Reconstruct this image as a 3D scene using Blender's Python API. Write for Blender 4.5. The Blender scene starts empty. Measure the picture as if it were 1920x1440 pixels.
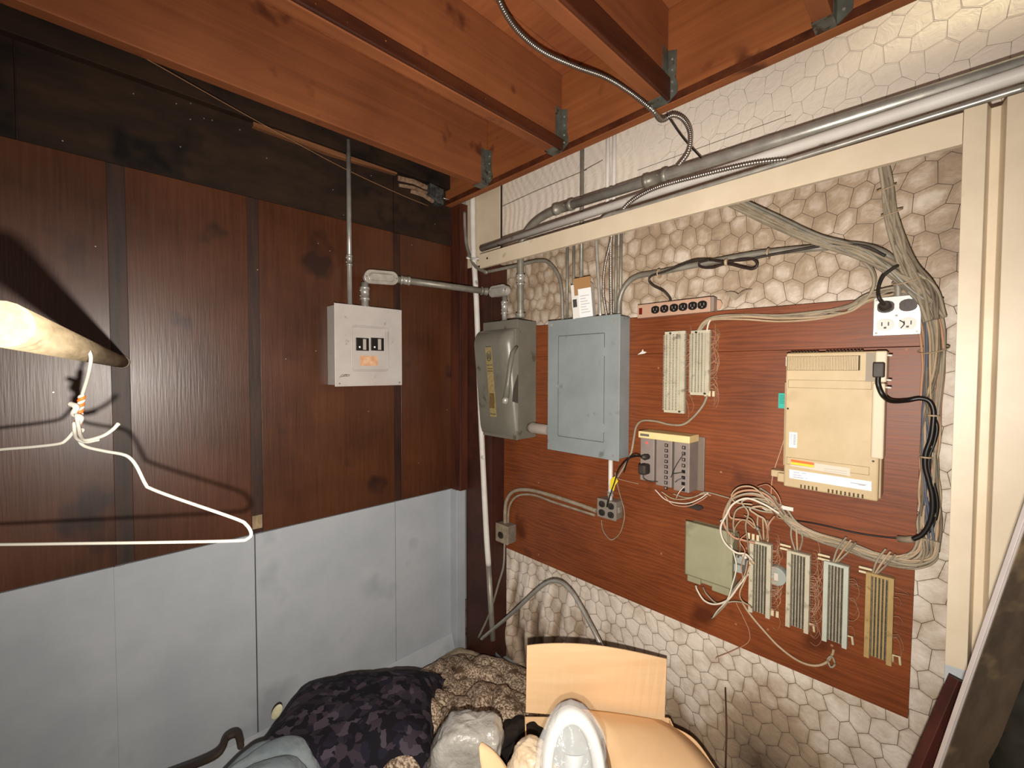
import bpy, math, random, mathutils
import numpy as np
from mathutils import Vector, Matrix, noise
random.seed(7)
PI = math.pi
sc = bpy.context.scene
# ---------------------------------------------------------------- camera, world, lights, exposure
F = 814.776
YAW, PITCH, ROLL = 0.798647, 0.031788, -0.002239
fw = Vector((-math.sin(YAW)*math.cos(PITCH), math.cos(YAW)*math.cos(PITCH), -math.sin(PITCH)))
r0 = fw.cross(Vector((0, 0, 1))).normalized(); d0 = fw.cross(r0)
RT = math.cos(ROLL)*r0+math.sin(ROLL)*d0; DN = -math.sin(ROLL)*r0+math.cos(ROLL)*d0
CAM = Vector((1.99966, -1.63736, 1.62))
cd = bpy.data.cameras.new('camera'); cam = bpy.data.objects.new('camera', cd); sc.collection.objects.link(cam)
cd.sensor_width = 36; cd.lens = 36*F/1920; cd.clip_start = .02
cam.matrix_world = Matrix(((RT.x, -DN.x, -fw.x, CAM.x), (RT.y, -DN.y, -fw.y, CAM.y), (RT.z, -DN.z, -fw.z, CAM.z), (0, 0, 0, 1)))
sc.camera = cam
def lin(c):
    if isinstance(c, str):
        c = [int(c[i:i+2], 16)/255 for i in (0, 2, 4)]
    return [x/12.92 if x <= .04045 else ((x+.055)/1.055)**2.4 for x in c]
w = bpy.data.worlds.new('world'); sc.world = w; w.use_nodes = True
w.node_tree.nodes['Background'].inputs[0].default_value = (*lin('fff4ea'), 1)
w.node_tree.nodes['Background'].inputs[1].default_value = .12
def lamp(name, kind, loc, power, color, size=.1, aim=None, sy=None):
    l = bpy.data.lights.new(name, kind); l.energy = power; l.color = lin(color)
    o = bpy.data.objects.new(name, l); sc.collection.objects.link(o); o.location = loc
    if kind == 'AREA':
        l.size = size
        if sy: l.shape = 'RECTANGLE'; l.size_y = sy
    else: l.shadow_soft_size = size
    if aim is not None: o.rotation_euler = (Vector(aim)-Vector(loc)).to_track_quat('-Z', 'Y').to_euler()
    return o
FL = CAM+DN*.08-RT*.005+fw*.01
lamp('phone_flash', 'SPOT', FL, 155, 'fff6ea', .008, FL+fw)
bpy.data.lights['phone_flash'].spot_size = math.radians(150); bpy.data.lights['phone_flash'].spot_blend = 1.0
lamp('fill_light', 'AREA', (2.9, -3.2, 2.3), 4, 'fff0e0', 1.2, (1.3, 0, 1.3), .5)  # added soft fill behind the camera, not a known lamp
lamp('upper_floor_lamp', 'SPOT', (2.65, -.62, 3.74), 110, 'fff7cc', .07, (2.45, 0, 2.62))
bpy.data.lights['upper_floor_lamp'].spot_size = math.radians(62); bpy.data.lights['upper_floor_lamp'].spot_blend = .7
sc.view_settings.view_transform = 'Standard'; sc.view_settings.look = 'None'
sc.view_settings.exposure = 0.2; sc.view_settings.gamma = 1; sc.view_settings.use_curve_mapping = False

# ---------------------------------------------------------------- helpers
def ray(x, y): return RT*((x-960)/F)+DN*((y-720)/F)+fw
def W(x, y, Y=0.):                      # point of the back wall's plane (at Y) seen at a pixel of the photograph
    r = ray(x, y); return CAM+r*((Y-CAM.y)/r.y)
def LW(x, y, X=0.):
    r = ray(x, y); return CAM+r*((X-CAM.x)/r.x)
def ZP(x, y, z):
    r = ray(x, y); return CAM+r*((z-CAM.z)/r.z)
def PP(x, y, d): return CAM+ray(x, y)*d
class MB:
    def __init__(s): s.v = []; s.f = []; s.sm = []; s.M = None
    def add(s, vs, fs, sm=False):
        b = len(s.v)
        s.v += [(s.M @ Vector(v)) if s.M else Vector(v) for v in vs]
        s.f += [[b+i for i in f] for f in fs]; s.sm += [sm]*len(fs); return s
    def box(s, a, b):
        x0, y0, z0 = [min(a[i], b[i]) for i in range(3)]; x1, y1, z1 = [max(a[i], b[i]) for i in range(3)]
        return s.add([(x0,y0,z0),(x1,y0,z0),(x1,y1,z0),(x0,y1,z0),(x0,y0,z1),(x1,y0,z1),(x1,y1,z1),(x0,y1,z1)],
              [(0,3,2,1),(4,5,6,7),(0,1,5,4),(1,2,6,5),(2,3,7,6),(3,0,4,7)])
    def tube(s, pts, r, n=8, rf=None, sm=True):
        pts = [Vector(p) for p in pts]; m = len(pts)
        T = [(pts[min(i+1, m-1)]-pts[max(i-1, 0)]).normalized() for i in range(m)]
        u = T[0].orthogonal().normalized(); vs = []
        for i in range(m):
            u = (u-T[i]*u.dot(T[i]))
            u = u.normalized() if u.length > 1e-6 else T[i].orthogonal().normalized()
            w_ = T[i].cross(u); rr = rf(i, m) if rf else r
            for k in range(n):
                a = 2*PI*k/n; vs.append(pts[i]+(u*math.cos(a)+w_*math.sin(a))*rr)
        fs = [(i*n+k, i*n+(k+1) % n, (i+1)*n+(k+1) % n, (i+1)*n+k) for i in range(m-1) for k in range(n)]
        s.add(vs, fs, sm); b = len(s.v)-m*n
        s.f += [[b+k for k in range(n)][::-1], [b+(m-1)*n+k for k in range(n)]]; s.sm += [False, False]; return s
    def cyl(s, a, b, r, n=16, r2=None):
        return s.tube([a, b], r, n, (lambda i, m: (r, r if r2 is None else r2)[i]))
    def prism(s, poly, fn, w0, w1, sm=False):          # poly in (u,v), fn(u,v,w) -> world
        n = len(poly); vs = [fn(u, v, w0) for u, v in poly]+[fn(u, v, w1) for u, v in poly]
        fs = [tuple(range(n))[::-1], tuple(range(n, 2*n))]+[(i, (i+1) % n, n+(i+1) % n, n+i) for i in range(n)]
        return s.add(vs, fs, sm)
    def grid(s, fn, nu, nv, sm=True, wrap=False):
        vs = [fn(i/nu, j/nv) for i in range(nu+1) for j in range(nv+1)]
        fs = [(i*(nv+1)+j, (i+1)*(nv+1)+j, (i+1)*(nv+1)+j+1, i*(nv+1)+j+1) for i in range(nu) for j in range(nv)]
        return s.add(vs, fs, sm)
def spl(pts, k=8):
    P = [Vector(p) for p in pts]
    if len(P) < 3: return P
    P = [P[0]*2-P[1]]+P+[P[-1]*2-P[-2]]; o = []
    for i in range(1, len(P)-2):
        a, b, c, d = P[i-1:i+3]
        for j in range(k):
            t = j/k; o.append(.5*((2*b)+(c-a)*t+(2*a-5*b+4*c-d)*t*t+(3*b-a-3*c+d)*t**3))
    o.append(P[-2]); return o
def empty(name, loc=(0, 0, 0)):
    o = bpy.data.objects.new(name, None); o.location = loc; sc.collection.objects.link(o); o.empty_display_size = .05; return o
def origin(p):
    l = Vector((0, 0, 0))
    while p is not None: l = l+Vector(p.location); p = p.parent
    return l
def part(name, mb, mat, parent=None, bev=0, solid=0, label=None, seg=2):
    me = bpy.data.meshes.new(name); vs = mb.v
    if parent is None:
        c = Vector([sum(v[i] for v in vs)/len(vs) for i in range(3)])
    else: c = origin(parent)
    me.from_pydata([v-c for v in vs], [], mb.f); me.update()
    me.polygons.foreach_set('use_smooth', mb.sm); me.materials.append(mat)
    o = bpy.data.objects.new(name, me); sc.collection.objects.link(o)
    if parent is None: o.location = c
    else: o.parent = parent
    if bev:
        m = o.modifiers.new('bevel', 'BEVEL'); m.width = bev; m.segments = seg; m.limit_method = 'ANGLE'; m.angle_limit = .8
    if solid:
        m = o.modifiers.new('solid', 'SOLIDIFY'); m.thickness = solid; m.offset = 0
    if label: o['label'] = label
    return o
def tag(o, label, cat, group=None):
    o['label'] = label; o['category'] = cat
    if group: o['group'] = group
    return o
def thing(name, label, cat, loc=(0, 0, 0), group=None): return tag(empty(name, loc), label, cat, group)
def struct(o): o['kind'] = 'structure'; return o
def bx(name, a, b, mat, parent=None, bev=0, label=None): return part(name, MB().box(a, b), mat, parent, bev, 0, label)
# ---------------------------------------------------------------- materials
MATS = {}
def mat(name, c1, c2=None, rough=.6, metal=0., scale=(8, 8, 8), detail=5, lo=.35, hi=.65, bump=0., bscale=None, bdist=.002,
        spots=None, spot_scale=25, spot_t=.72, coat=0., trans=0., ior=1.45, alpha=1., emit=None, wave=None, spec=.5, rvar=0, rot=None, blotch=None):
    if name in MATS: return MATS[name]
    m = bpy.data.materials.new(name); m.use_nodes = True; N = m.node_tree.nodes; Lk = m.node_tree.links.new; b = N['Principled BSDF']
    b.inputs['Roughness'].default_value = rough; b.inputs['Metallic'].default_value = metal
    b.inputs['Coat Weight'].default_value = coat; b.inputs['Transmission Weight'].default_value = trans; b.inputs['IOR'].default_value = ior
    b.inputs['Alpha'].default_value = alpha; b.inputs['Specular IOR Level'].default_value = spec
    A = (*lin(c1), 1); b.inputs['Base Color'].default_value = A
    tc = N.new('ShaderNodeTexCoord'); mp = N.new('ShaderNodeMapping'); Lk(tc.outputs['Object'], mp.inputs[0]); mp.inputs['Scale'].default_value = scale
    if rot: mp.inputs['Rotation'].default_value = rot
    if c2:
        n = N.new('ShaderNodeTexNoise'); n.inputs['Scale'].default_value = 1; n.inputs['Detail'].default_value = detail; n.inputs['Roughness'].default_value = .62
        Lk(mp.outputs[0], n.inputs[0]); src = n.outputs[0]
        if blotch:
            nb = N.new('ShaderNodeTexNoise'); nb.inputs['Scale'].default_value = blotch[0]; nb.inputs['Detail'].default_value = 3; Lk(tc.outputs['Object'], nb.inputs[0])
            mxb = N.new('ShaderNodeMix'); mxb.data_type = 'FLOAT'; mxb.inputs[0].default_value = blotch[1]; Lk(src, mxb.inputs[2]); Lk(nb.outputs[0], mxb.inputs[3]); src = mxb.outputs[0]
        if wave:
            wv = N.new('ShaderNodeTexWave'); wv.wave_type = 'BANDS'; wv.bands_direction = wave[0]; wv.inputs['Scale'].default_value = wave[1]
            wv.inputs['Distortion'].default_value = wave[2]; wv.inputs['Detail'].default_value = 3; wv.inputs['Detail Scale'].default_value = 1.2
            Lk(mp.outputs[0], wv.inputs[0])
            mx = N.new('ShaderNodeMix'); mx.data_type = 'FLOAT'; mx.inputs[0].default_value = wave[3]
            Lk(src, mx.inputs[2]); Lk(wv.outputs['Fac'], mx.inputs[3]); src = mx.outputs[0]
        r = N.new('ShaderNodeValToRGB'); r.color_ramp.elements[0].position = lo; r.color_ramp.elements[1].position = hi
        r.color_ramp.elements[0].color = A; r.color_ramp.elements[1].color = (*lin(c2), 1); Lk(src, r.inputs[0]); col = r.outputs[0]
        if spots:
            n2 = N.new('ShaderNodeTexNoise'); n2.inputs['Scale'].default_value = spot_scale; n2.inputs['Detail'].default_value = 3; Lk(tc.outputs['Object'], n2.inputs[0])
            r2 = N.new('ShaderNodeValToRGB'); r2.color_ramp.elements[0].position = spot_t-.06; r2.color_ramp.elements[1].position = spot_t+.03
            Lk(n2.outputs[0], r2.inputs[0]); mm = N.new('ShaderNodeMix'); mm.data_type = 'RGBA'; Lk(r2.outputs[0], mm.inputs[0]); Lk(col, mm.inputs[6])
            mm.inputs[7].default_value = (*lin(spots), 1); col = mm.outputs[2]
        Lk(col, b.inputs['Base Color'])
        if rvar:
            mr = N.new('ShaderNodeMapRange'); mr.inputs[3].default_value = rough-rvar; mr.inputs[4].default_value = rough+rvar; Lk(src, mr.inputs[0]); Lk(mr.outputs[0], b.inputs['Roughness'])
    if bump:
        n3 = N.new('ShaderNodeTexNoise'); n3.inputs['Scale'].default_value = 1; n3.inputs['Detail'].default_value = 6
        m3 = N.new('ShaderNodeMapping'); m3.inputs['Scale'].default_value = bscale or scale; Lk(tc.outputs['Object'], m3.inputs[0]); Lk(m3.outputs[0], n3.inputs[0])
        bp = N.new('ShaderNodeBump'); bp.inputs['Strength'].default_value = bump; bp.inputs['Distance'].default_value = bdist
        Lk(n3.outputs[0], bp.inputs['Height']); Lk(bp.outputs[0], b.inputs['Normal'])
    if emit:
        b.inputs['Emission Color'].default_value = (*lin(emit[0]), 1); b.inputs['Emission Strength'].default_value = emit[1]
    MATS[name] = m; return m
PLY = mat('dark_varnished_plywood', '2c160b', '60341a', .36, scale=(20, 70, 3.2), detail=7, lo=.25, hi=.78, bump=.45, bscale=(60, 170, 9), bdist=.0009, spots='2a140c', spot_scale=4, spot_t=.68, blotch=(2.9, .62), rvar=.10, spec=.65)
PLYT = mat('bare_dark_header', '1f1510', '352519', .75, scale=(4, 3, 9), bump=.3, bscale=(9, 6, 60), spots='0f0a07', spot_scale=4, spot_t=.62, spec=.25)
BAT = mat('dark_batten', '20110b', '3a2014', .5, scale=(30, 30, 3), bump=.3, bscale=(80, 80, 8))
GREY = mat('grey_wall_paint', 'a2a8af', 'b0b5bb', .55, scale=(3, 3, 3), bump=.12, bscale=(60, 60, 60), bdist=.0008, spots='979da3', spot_scale=3, spot_t=.66)
JW = mat('joist_wood', '6f3b1e', '9c5c34', .72, scale=(40, 1.6, 40), detail=7, lo=.3, hi=.75, bump=.3, bscale=(90, 5, 90), spots='5a2b14', spot_scale=7, spot_t=.70, blotch=(3, .5))
HW = mat('header_wood', '7a401f', 'aa6838', .7, scale=(1.6, 40, 40), detail=7, lo=.3, hi=.75, bump=.3, bscale=(5, 90, 90), spots='5e2f15', spot_scale=7, spot_t=.70, blotch=(3, .5))
JD = mat('stained_wood', '3a1a0d', '5c2e17', .5, scale=(12, 1.5, 12), bump=.5, bscale=(50, 20, 50), spots='c98a4a', spot_scale=130, spot_t=.76)
SUB = mat('subfloor_plywood', '85482a', 'a8653a', .7, scale=(3, 40, 9), blotch=(3, .5), bump=.2)
BRD = mat('red_plywood_backboard', '4c210f', '934e26', .47, scale=(7, 9, 60), detail=8, lo=.2, hi=.82, bump=.35, bscale=(12, 60, 180), bdist=.0007, spots='55260f', spot_scale=4.5, spot_t=.68, wave=('Z', .35, 14, .14), blotch=(3.6, .62), rvar=.05)
CRM = mat('cream_steel_paint', 'cdbda4', 'd9cab2', .42, scale=(5, 5, 5), bump=.06, bscale=(30, 30, 30), spots='b6a68e', spot_scale=9, spot_t=.75)
BRN = mat('brown_painted_steel', '2e1610', '48251a', .5, scale=(4, 4, 4), bump=.2, bscale=(40, 40, 40))
GALV = mat('galvanized_conduit', 'a3a19a', 'bfbcb3', .34, .55, scale=(20, 20, 20), bump=.08, bscale=(90, 90, 90), rvar=.06)
GALVD = mat('dull_grey_conduit', '7d786e', '9a9589', .45, .35, scale=(14, 14, 14), bump=.1)
BRIGHT = mat('bright_fitting', 'bdbab2', 'dad7cf', .28, .6, scale=(30, 30, 30))
DUSTP = mat('dusty_cable_jacket', '7d705f', '968976', .8, scale=(30, 30, 30))
ZNC = mat('galvanised_hanger', '8a8f86', '6c6f66', .5, .7, scale=(20, 20, 20), spots='5a4a38', spot_scale=30, spot_t=.62)
WPIPE = mat('white_painted_pipe', 'cfc9c2', 'dedad4', .5, scale=(5, 5, 12), spots='6a5f55', spot_scale=16, spot_t=.72)
PGREY = mat('light_grey_enamel', 'b1aaa6', 'bdb7b2', .42, scale=(6, 6, 6), spots='8b837d', spot_scale=22, spot_t=.74, bump=.05)
PGRN = mat('blue_grey_enamel', '828a8b', '8f9899', .42, scale=(5, 5, 5), spots='6d716c', spot_scale=14, spot_t=.7, bump=.05)
DGRN = mat('olive_grey_enamel', '6a675c', '777469', .33, scale=(5, 5, 5), spots='565246', spot_scale=16, spot_t=.7, bump=.06)
BLK = mat('black_plastic', '15120f', rough=.4)
BLKD = mat('dusty_black_plastic', '1b1613', '3a322b', .55, scale=(20, 20, 20))
DKBR = mat('brown_bakelite', '2f1c15', rough=.4)
WHT = mat('white_plastic', 'd8d4cc', rough=.45)
IVO = mat('ivory_plastic', 'cdbf9b', 'd6c9a8', .5, scale=(9, 9, 9))
PBXM = mat('beige_abs', 'b6a07b', 'c4ae89', .5, scale=(6, 6, 6), spots='b09a74', spot_scale=7, spot_t=.66, bump=.15, bscale=(500, 500, 500), bdist=.0003)
PBXD = mat('beige_abs_shadowed_slots', '4d402c', rough=.8)
PBXL = mat('beige_cover', 'd0c0a6', rough=.45)
HUBM = mat('taupe_plastic', '7f736d', '8a7e77', .55, scale=(12, 12, 12))
HUBD = mat('dark_taupe_plastic', '4b423d', rough=.6)
YCRM = mat('yellowed_plastic', 'd9c488', 'e2cf98', .5, scale=(9, 9, 9))
PINK = mat('pinkish_beige_enamel', 'b4907a', 'bd9a84', .45, scale=(9, 9, 9))
KHK = mat('khaki_plastic', '8e8b70', '9a977c', .5, scale=(7, 7, 7), spots='7c7860', spot_scale=9, spot_t=.64)
BLKW = mat('aged_white_block', 'b5ad96', 'c3bca8', .55, scale=(12, 12, 12), spots='8d8471', spot_scale=30, spot_t=.64)
BLKT = mat('aged_tan_block', 'a18554', 'b29765', .55, scale=(12, 12, 12), spots='7e673f', spot_scale=30, spot_t=.66)
PIN = mat('tinned_clips', '8c897f', '5b564c', .4, .6, scale=(160, 160, 160))
GAPM = mat('dark_grey_recess', '57503f', '7a7360', .85, scale=(40, 40, 200))  # recess colour, darker than the block bodies
CABG = mat('grey_cable', '857a68', 'a0947f', .6, scale=(9, 9, 9))
CABT = mat('tan_cable', 'a08a6c', 'b8a084', .6, scale=(9, 9, 9))
CABB = mat('blue_grey_cable', '474e62', '5f6068', .6, scale=(9, 9, 9))
CABW = mat('white_cable', 'cfc5b4', rough=.5)
CABP = mat('pinkish_cable', 'b08468', rough=.6)
CABD = mat('brown_grey_cable', '5f5445', '7a6e5c', .6, scale=(9, 9, 9))
PAP = mat('paper', 'd9d6d0', rough=.8)
INK = mat('ink', '3c3a3a', rough=.8)
YEL = mat('yellow_tag', 'e6cf2a', rough=.6); ORG = mat('orange_tape', 'ff6a20', rough=.5)
ORL = mat('orange_label', 'ee6a22', rough=.5); YLL = mat('yellow_label', 'f2c61e', rough=.5); GRL = mat('grey_label', 'cbc3b3', rough=.5)
WHL = mat('white_label', 'e9e9ea', rough=.5); TEAL = mat('teal_tag', '2fae9c', rough=.6)
GLD = mat('yellowed_nameplate', 'a5946a', '8b7a4e', .35, scale=(60, 60, 60)); CDB = mat('cardboard', 'e6be90', 'ecc89c', .8, scale=(3, 3, 30), bump=.15, bscale=(6, 6, 200), bdist=.0006)
CDBE = mat('cardboard_edge', 'a0784e', rough=.9)
PINKP = mat('orange_paper_label', 'd9b493', 'c98d63', .7, scale=(40, 40, 40))
CONC = mat('dirty_concrete', '6d6152', '958873', .9, scale=(9, 9, 9), detail=8, bump=.6, bscale=(40, 40, 40), bdist=.004, spots='453a2e', spot_scale=12, spot_t=.6)
STL = mat('galvanised_track', '8b9093', 'a0a4a6', .5, .3, scale=(9, 9, 9), spots='6b6a63', spot_scale=14, spot_t=.66)

# ---------------------------------------------------------------- setting: floor, left wall
fl = MB().grid(lambda u, v: Vector((-.4+3.9*u, -3.2+3.5*v, .004*noise.noise(Vector((u*30, v*30, 0))))), 80, 80)
struct(part('floor', fl, CONC))
wl = struct(empty('wall_left'))
YN = -3.0
bx('backing', (-.06, YN, 0), (-.012, -.1, 2.86), BAT, wl)
edges = [-2.62, -2.09, -1.582, -1.534, -1.172, -1.128, -.527, -.487, -.166]
for a, b in ((-3.0, -2.12), (-2.08, -1.582), (-1.536, -1.172), (-1.130, -.527), (-.487, -.170)):
    bx('plywood_panel', (-.012, a, .947), (0, b, 2.312), PLY, wl, .0015)
for a, b in ((-2.12, -2.08), (-1.582, -1.536), (-1.172, -1.130), (-.527, -.487)):
    bx('batten', (-.012, a, .95), (-.0045, b, 2.312), BAT, wl)
mb = MB().box((-.0045, -1.170, .965), (-.001, -1.134, 1.02)); part('wood_stub', mb, mat('raw_wood', '7d6a50', 'a08b6b', .8, scale=(60, 60, 20)), wl)
for a, b in ((-3.0, -1.78), (-1.776, -.527), (-.523, -.1)):
    bx('header_board', (-.012, a, 2.312), (.003, b, 2.66), PLYT, wl, .001)
bx('top_plate', (-.012, YN, 2.66), (.012, -.1, 2.842), PLYT, wl)
for a, b in ((-3.0, -1.59), (-1.588, -1.165), (-1.161, -.527), (-.524, -.172)):
    bx('grey_panel', (-.012, a, .0), (.0025, b, .944), GREY, wl, .001)
for a, b in ((-1.59, -1.562), (-1.161, -1.062)):
    bx('grey_batten', (.0025, a, .0), (.0042, b, .944), GREY, wl)
mb = MB().box((0, -.172, .947), (.085, -.118, 2.53)); part('corner_post', mb, mat('dark_post', '34170e', '5a2b19', .55, scale=(20, 20, 2), bump=.2, bscale=(60, 60, 6)), wl, .002)
mb = MB().box((0.0, -.178, 0), (.060, -.118, .947)); part('corner_post', mb, GREY, wl, .002, label='grey painted lower corner post')
mb = MB().prism([(0, 0), (0, .11), (.012, .12), (.045, .03), (.06, .0)], lambda u, v, w_: Vector((.003+u, w_, v)), YN, -.18); part('sill', mb, GREY, wl)
bx('baseboard_left', (.06, -1.1, 0), (.066, -.2, .035), STL, None, .001)
struct(bpy.data.objects['baseboard_left'])
# nails, scuffs on the left wall
mb = MB(); rr = random.Random(3)
for i in range(26):
    y = rr.uniform(-1.75, -.2); z = rr.choice([rr.uniform(1.0, 2.28), rr.uniform(2.33, 2.6)])
    mb.cyl((.003, y, z), (.0045, y, z), .0022, 6)
o = part('nail_heads', mb, GALV, wl); o['kind'] = 'stuff'
# splinter board, bracket and string up on the left wall
A = LW(475, 232, .02); B = LW(745, 322, .02)
A = LW(475, 228, .03); B = LW(745, 322, .03); Cc = LW(620, 283, .03)
mb = MB().prism([(A.y, A.z+.016), (A.y, A.z-.016), (Cc.y, Cc.z-.014), (B.y, B.z-.012), (B.y, B.z+.01), (Cc.y, Cc.z+.012)], lambda u, v, w_: Vector((w_, u, v)), .003, .03)
tag(part('wood_cleat', mb, mat('raw_brown_cleat', '6a4024', '8a5a36', .8, scale=(20, 4, 40), bump=.4), None, .002), 'long splintered raw wood cleat nailed along the dark header board of the left wall', 'wood strip')
t = thing('broken_bracket', 'broken metal bracket with splintered wood on the left wall just under the joists', 'bracket', LW(785, 355, .02))
mb = MB()
for (x0, y0, x1, y1, h) in ((746, 334, 800, 352, .012), (748, 347, 800, 362, .008), (770, 358, 812, 378, .01)):
    a = LW(x0, y0, .015); b = LW(x1, y1, .03); mb.tube([a, (a+b)/2+Vector((.01, 0, .004)), b], h, 5, sm=False)
part('splintered_wood', mb, mat('pale_splinters', '6f5340', '9c8068', .7, scale=(50, 50, 50)), t)
a = LW(803, 345, .03); b = LW(828, 386, .03)
mb = MB().prism([(a.y, a.z), (b.y, a.z-.01), (b.y, b.z), (b.y-.03, b.z), (a.y, b.z+.03)], lambda u, v, w_: Vector((w_, u, v)), .0035, .05); part('plate', mb, mat('grey_sheet', '6c6d6c', '3a3836', .5, .5, scale=(40, 40, 40)), t, .001)
p0 = LW(830, 371, .03); mb = MB().cyl(p0, p0+Vector((.005, .05, 0)), .003, 8); part('bolt', mb, GALV, t)
pts = [LW(238, 90, .22), LW(480, 226, .12), LW(640, 313, .05), LW(745, 362, .035), LW(803, 386, .03)]
tag(part('string', MB().tube(spl(pts, 6), .0011, 5), mat('jute', 'a87c58', rough=.9)), 'thin tan string stretched along the top of the dark left wall', 'string')

# ---------------------------------------------------------------- ceiling: joists, header, subfloor, hangers
ce = struct(empty('ceiling'))
JX = [(-.14, -.1), (.312, .357), (.78, .825), (1.245, 1.288), (1.71, 1.753), (2.175, 2.22)]
for i, (a, b) in enumerate(JX[1:]):
    bx('joist', (a, YN, 2.53), (b, -.209, 2.842), JW, ce, .003)
for (a, b) in (JX[2], JX[3]):
    bx('stain_band', (b, YN, 2.531), (b+.012, -.212, 2.531+(.045 if b < 1 else .075)), JD, ce, .004, label='dark stained lower band of the joist with sap beads')  # thin added strip carries the dark stain of the joist face
bx('joist', (0.013, YN, 2.60), (.05, -.209, 2.815), PLYT, ce, .003, label='dark joist against the wall')  # joist by the wall, coloured darker than the others
bx('stained_edge', (0.0, -.2085, 2.527), (2.6, -.206, 2.552), JD, ce, label='dark stained lower edge of the header')
mb = MB().box((0.0, -.207, 2.525), (2.6, -.167, 2.842)); part('header', mb, HW, ce, .003)
for k in range(3):
    bx('subfloor_panel', (-.1+k*1.0, YN, 2.843), (.895+k*1.0, -.167, 2.861), SUB, ce)
for (a, b) in JX[1:]:
    h = empty('joist_hanger', (0, 0, 0)); h.parent = ce
    mb = MB()
    for s, x in ((-1, a), (1, b)):
        if s == -1: continue
        mb.box((x, -.25, 2.531), (x+.0015, -.2085, 2.70)); 
        mb.prism([(x, 2.528), (x+.034, 2.55), (x+.036, 2.57), (x+.028, 2.60), (x+.030, 2.69), (x+.004, 2.70), (x, 2.70)], lambda u, v, w_: Vector((u, w_, v)), -.2105, -.2075)
    mb.box((a-.002, -.262, 2.5265), (b+.002, -.2085, 2.5295)); mb.box((a-.0015, -.25, 2.528), (a, -.2085, 2.64))
    part('strap', mb, ZNC, h)
    n = MB()
    for z in (2.56, 2.59, 2.63, 2.665): n.cyl((b+.016, -.2105, z), (b+.016, -.213, z), .004, 6)
    part('nail', n, GALV, h)

# ---------------------------------------------------------------- back wall: vinyl faced insulation behind hexagonal netting
HA, HR = .058, .063      # cell width, row pitch
def warp(x, z):
    return (x+.012*math.sin(z*5.1+x*2.3)+.006*math.sin(z*13+x*7)+.0075*math.sin(z*31+2*math.sin(x*23)), z+.012*math.sin(x*4.3+1.1*z)+.005*math.sin(x*15-z*6)+.0075*math.sin(x*29+2.5*math.sin(z*19)))
def folds_np(X, Z):
    lo = np.clip((.72-Z)/.5, 0, 1); left = np.clip((1.05-X)/.7, 0, 1)
    f = lo*left*(.016*np.sin(X*42+3*np.sin(Z*5)+Z*3)+.008*np.sin(X*95-Z*12+2*np.sin(Z*9)))
    f += np.clip((.45-Z)/.4, 0, 1)*.012*np.sin(X*17+Z*9+2*np.sin(X*5))
    f += .006*np.sin(X*6+1.3*Z)*np.sin(Z*4.2-X)
    up = np.clip((Z-2.2)/.08, 0, 1)*np.clip((1.3-X)/.4, 0, 1)
    f += up*.0014*np.sin(X*150+Z*30+3*np.sin(Z*22)+2*np.sin(X*20))
    mid = np.clip((Z-1.8)/.1, 0, 1)*(Z < 2.2)*np.clip((.75-X)/.2, 0, 1)
    f += mid*.002*np.sin(Z*60+X*90)
    return f
DX = .0065
xs = np.arange(.04, 3.0, DX); zs = np.arange(0.0, 3.0, DX)
X, Z = np.meshgrid(xs, zs, indexing='ij')
WX = X+.012*np.sin(Z*5.1+X*2.3)+.006*np.sin(Z*13+X*7)+.0075*np.sin(Z*31+2*np.sin(X*23)); WZ = Z+.012*np.sin(X*4.3+1.1*Z)+.005*np.sin(X*15-Z*6)+.0075*np.sin(X*29+2.5*np.sin(Z*19))
d1 = np.full(X.shape, 9.); d2 = np.full(X.shape, 9.)
rowc = np.round(WZ/HR)
for dr in (-1, 0, 1, 2, -2):
    r_ = rowc+dr; off = np.mod(r_, 2)*.5
    cc = np.round(WX/HA-off)
    for dc in (-1, 0, 1):
        dd = np.hypot((WX-(cc+dc+off)*HA), (WZ-r_*HR)*.9)
        n1 = np.minimum(d1, dd); d2 = np.where(dd < d1, d1, np.minimum(d2, dd)); d1 = n1
e = np.clip((d2-d1)/.05, 0, 1)
amp = np.where(Z > 2.22, .0007, np.where(Z > 1.8, .0048, .0028))*(.55+.45*np.sin(X*9+Z*4)*np.sin(Z*11-X*3))
amp = amp*np.where((Z > 2.22) & (X < 1.4), .25, 1)
Yd = .022-amp*np.sqrt(e)-folds_np(X, Z)*.9
nx, nz = X.shape
V = np.stack([X, Yd, Z], -1).reshape(-1, 3)
ii, jj = np.meshgrid(np.arange(nx-1), np.arange(nz-1), indexing='ij'); base = (ii*nz+jj).ravel()
Fc = np.stack([base, base+nz, base+nz+1, base+1], -1)
me = bpy.data.meshes.new('insulation')
me.vertices.add(len(V)); me.vertices.foreach_set('co', V.ravel())
me.loops.add(Fc.size); me.loops.foreach_set('vertex_index', Fc.ravel().astype(np.int32))
me.polygons.add(len(Fc)); me.polygons.foreach_set('loop_start', np.arange(0, Fc.size, 4, dtype=np.int32)); me.polygons.foreach_set('loop_total', np.full(len(Fc), 4, dtype=np.int32))
me.update(calc_edges=True); me.validate(); me.polygons.foreach_set('use_smooth', [True]*len(Fc))
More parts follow.
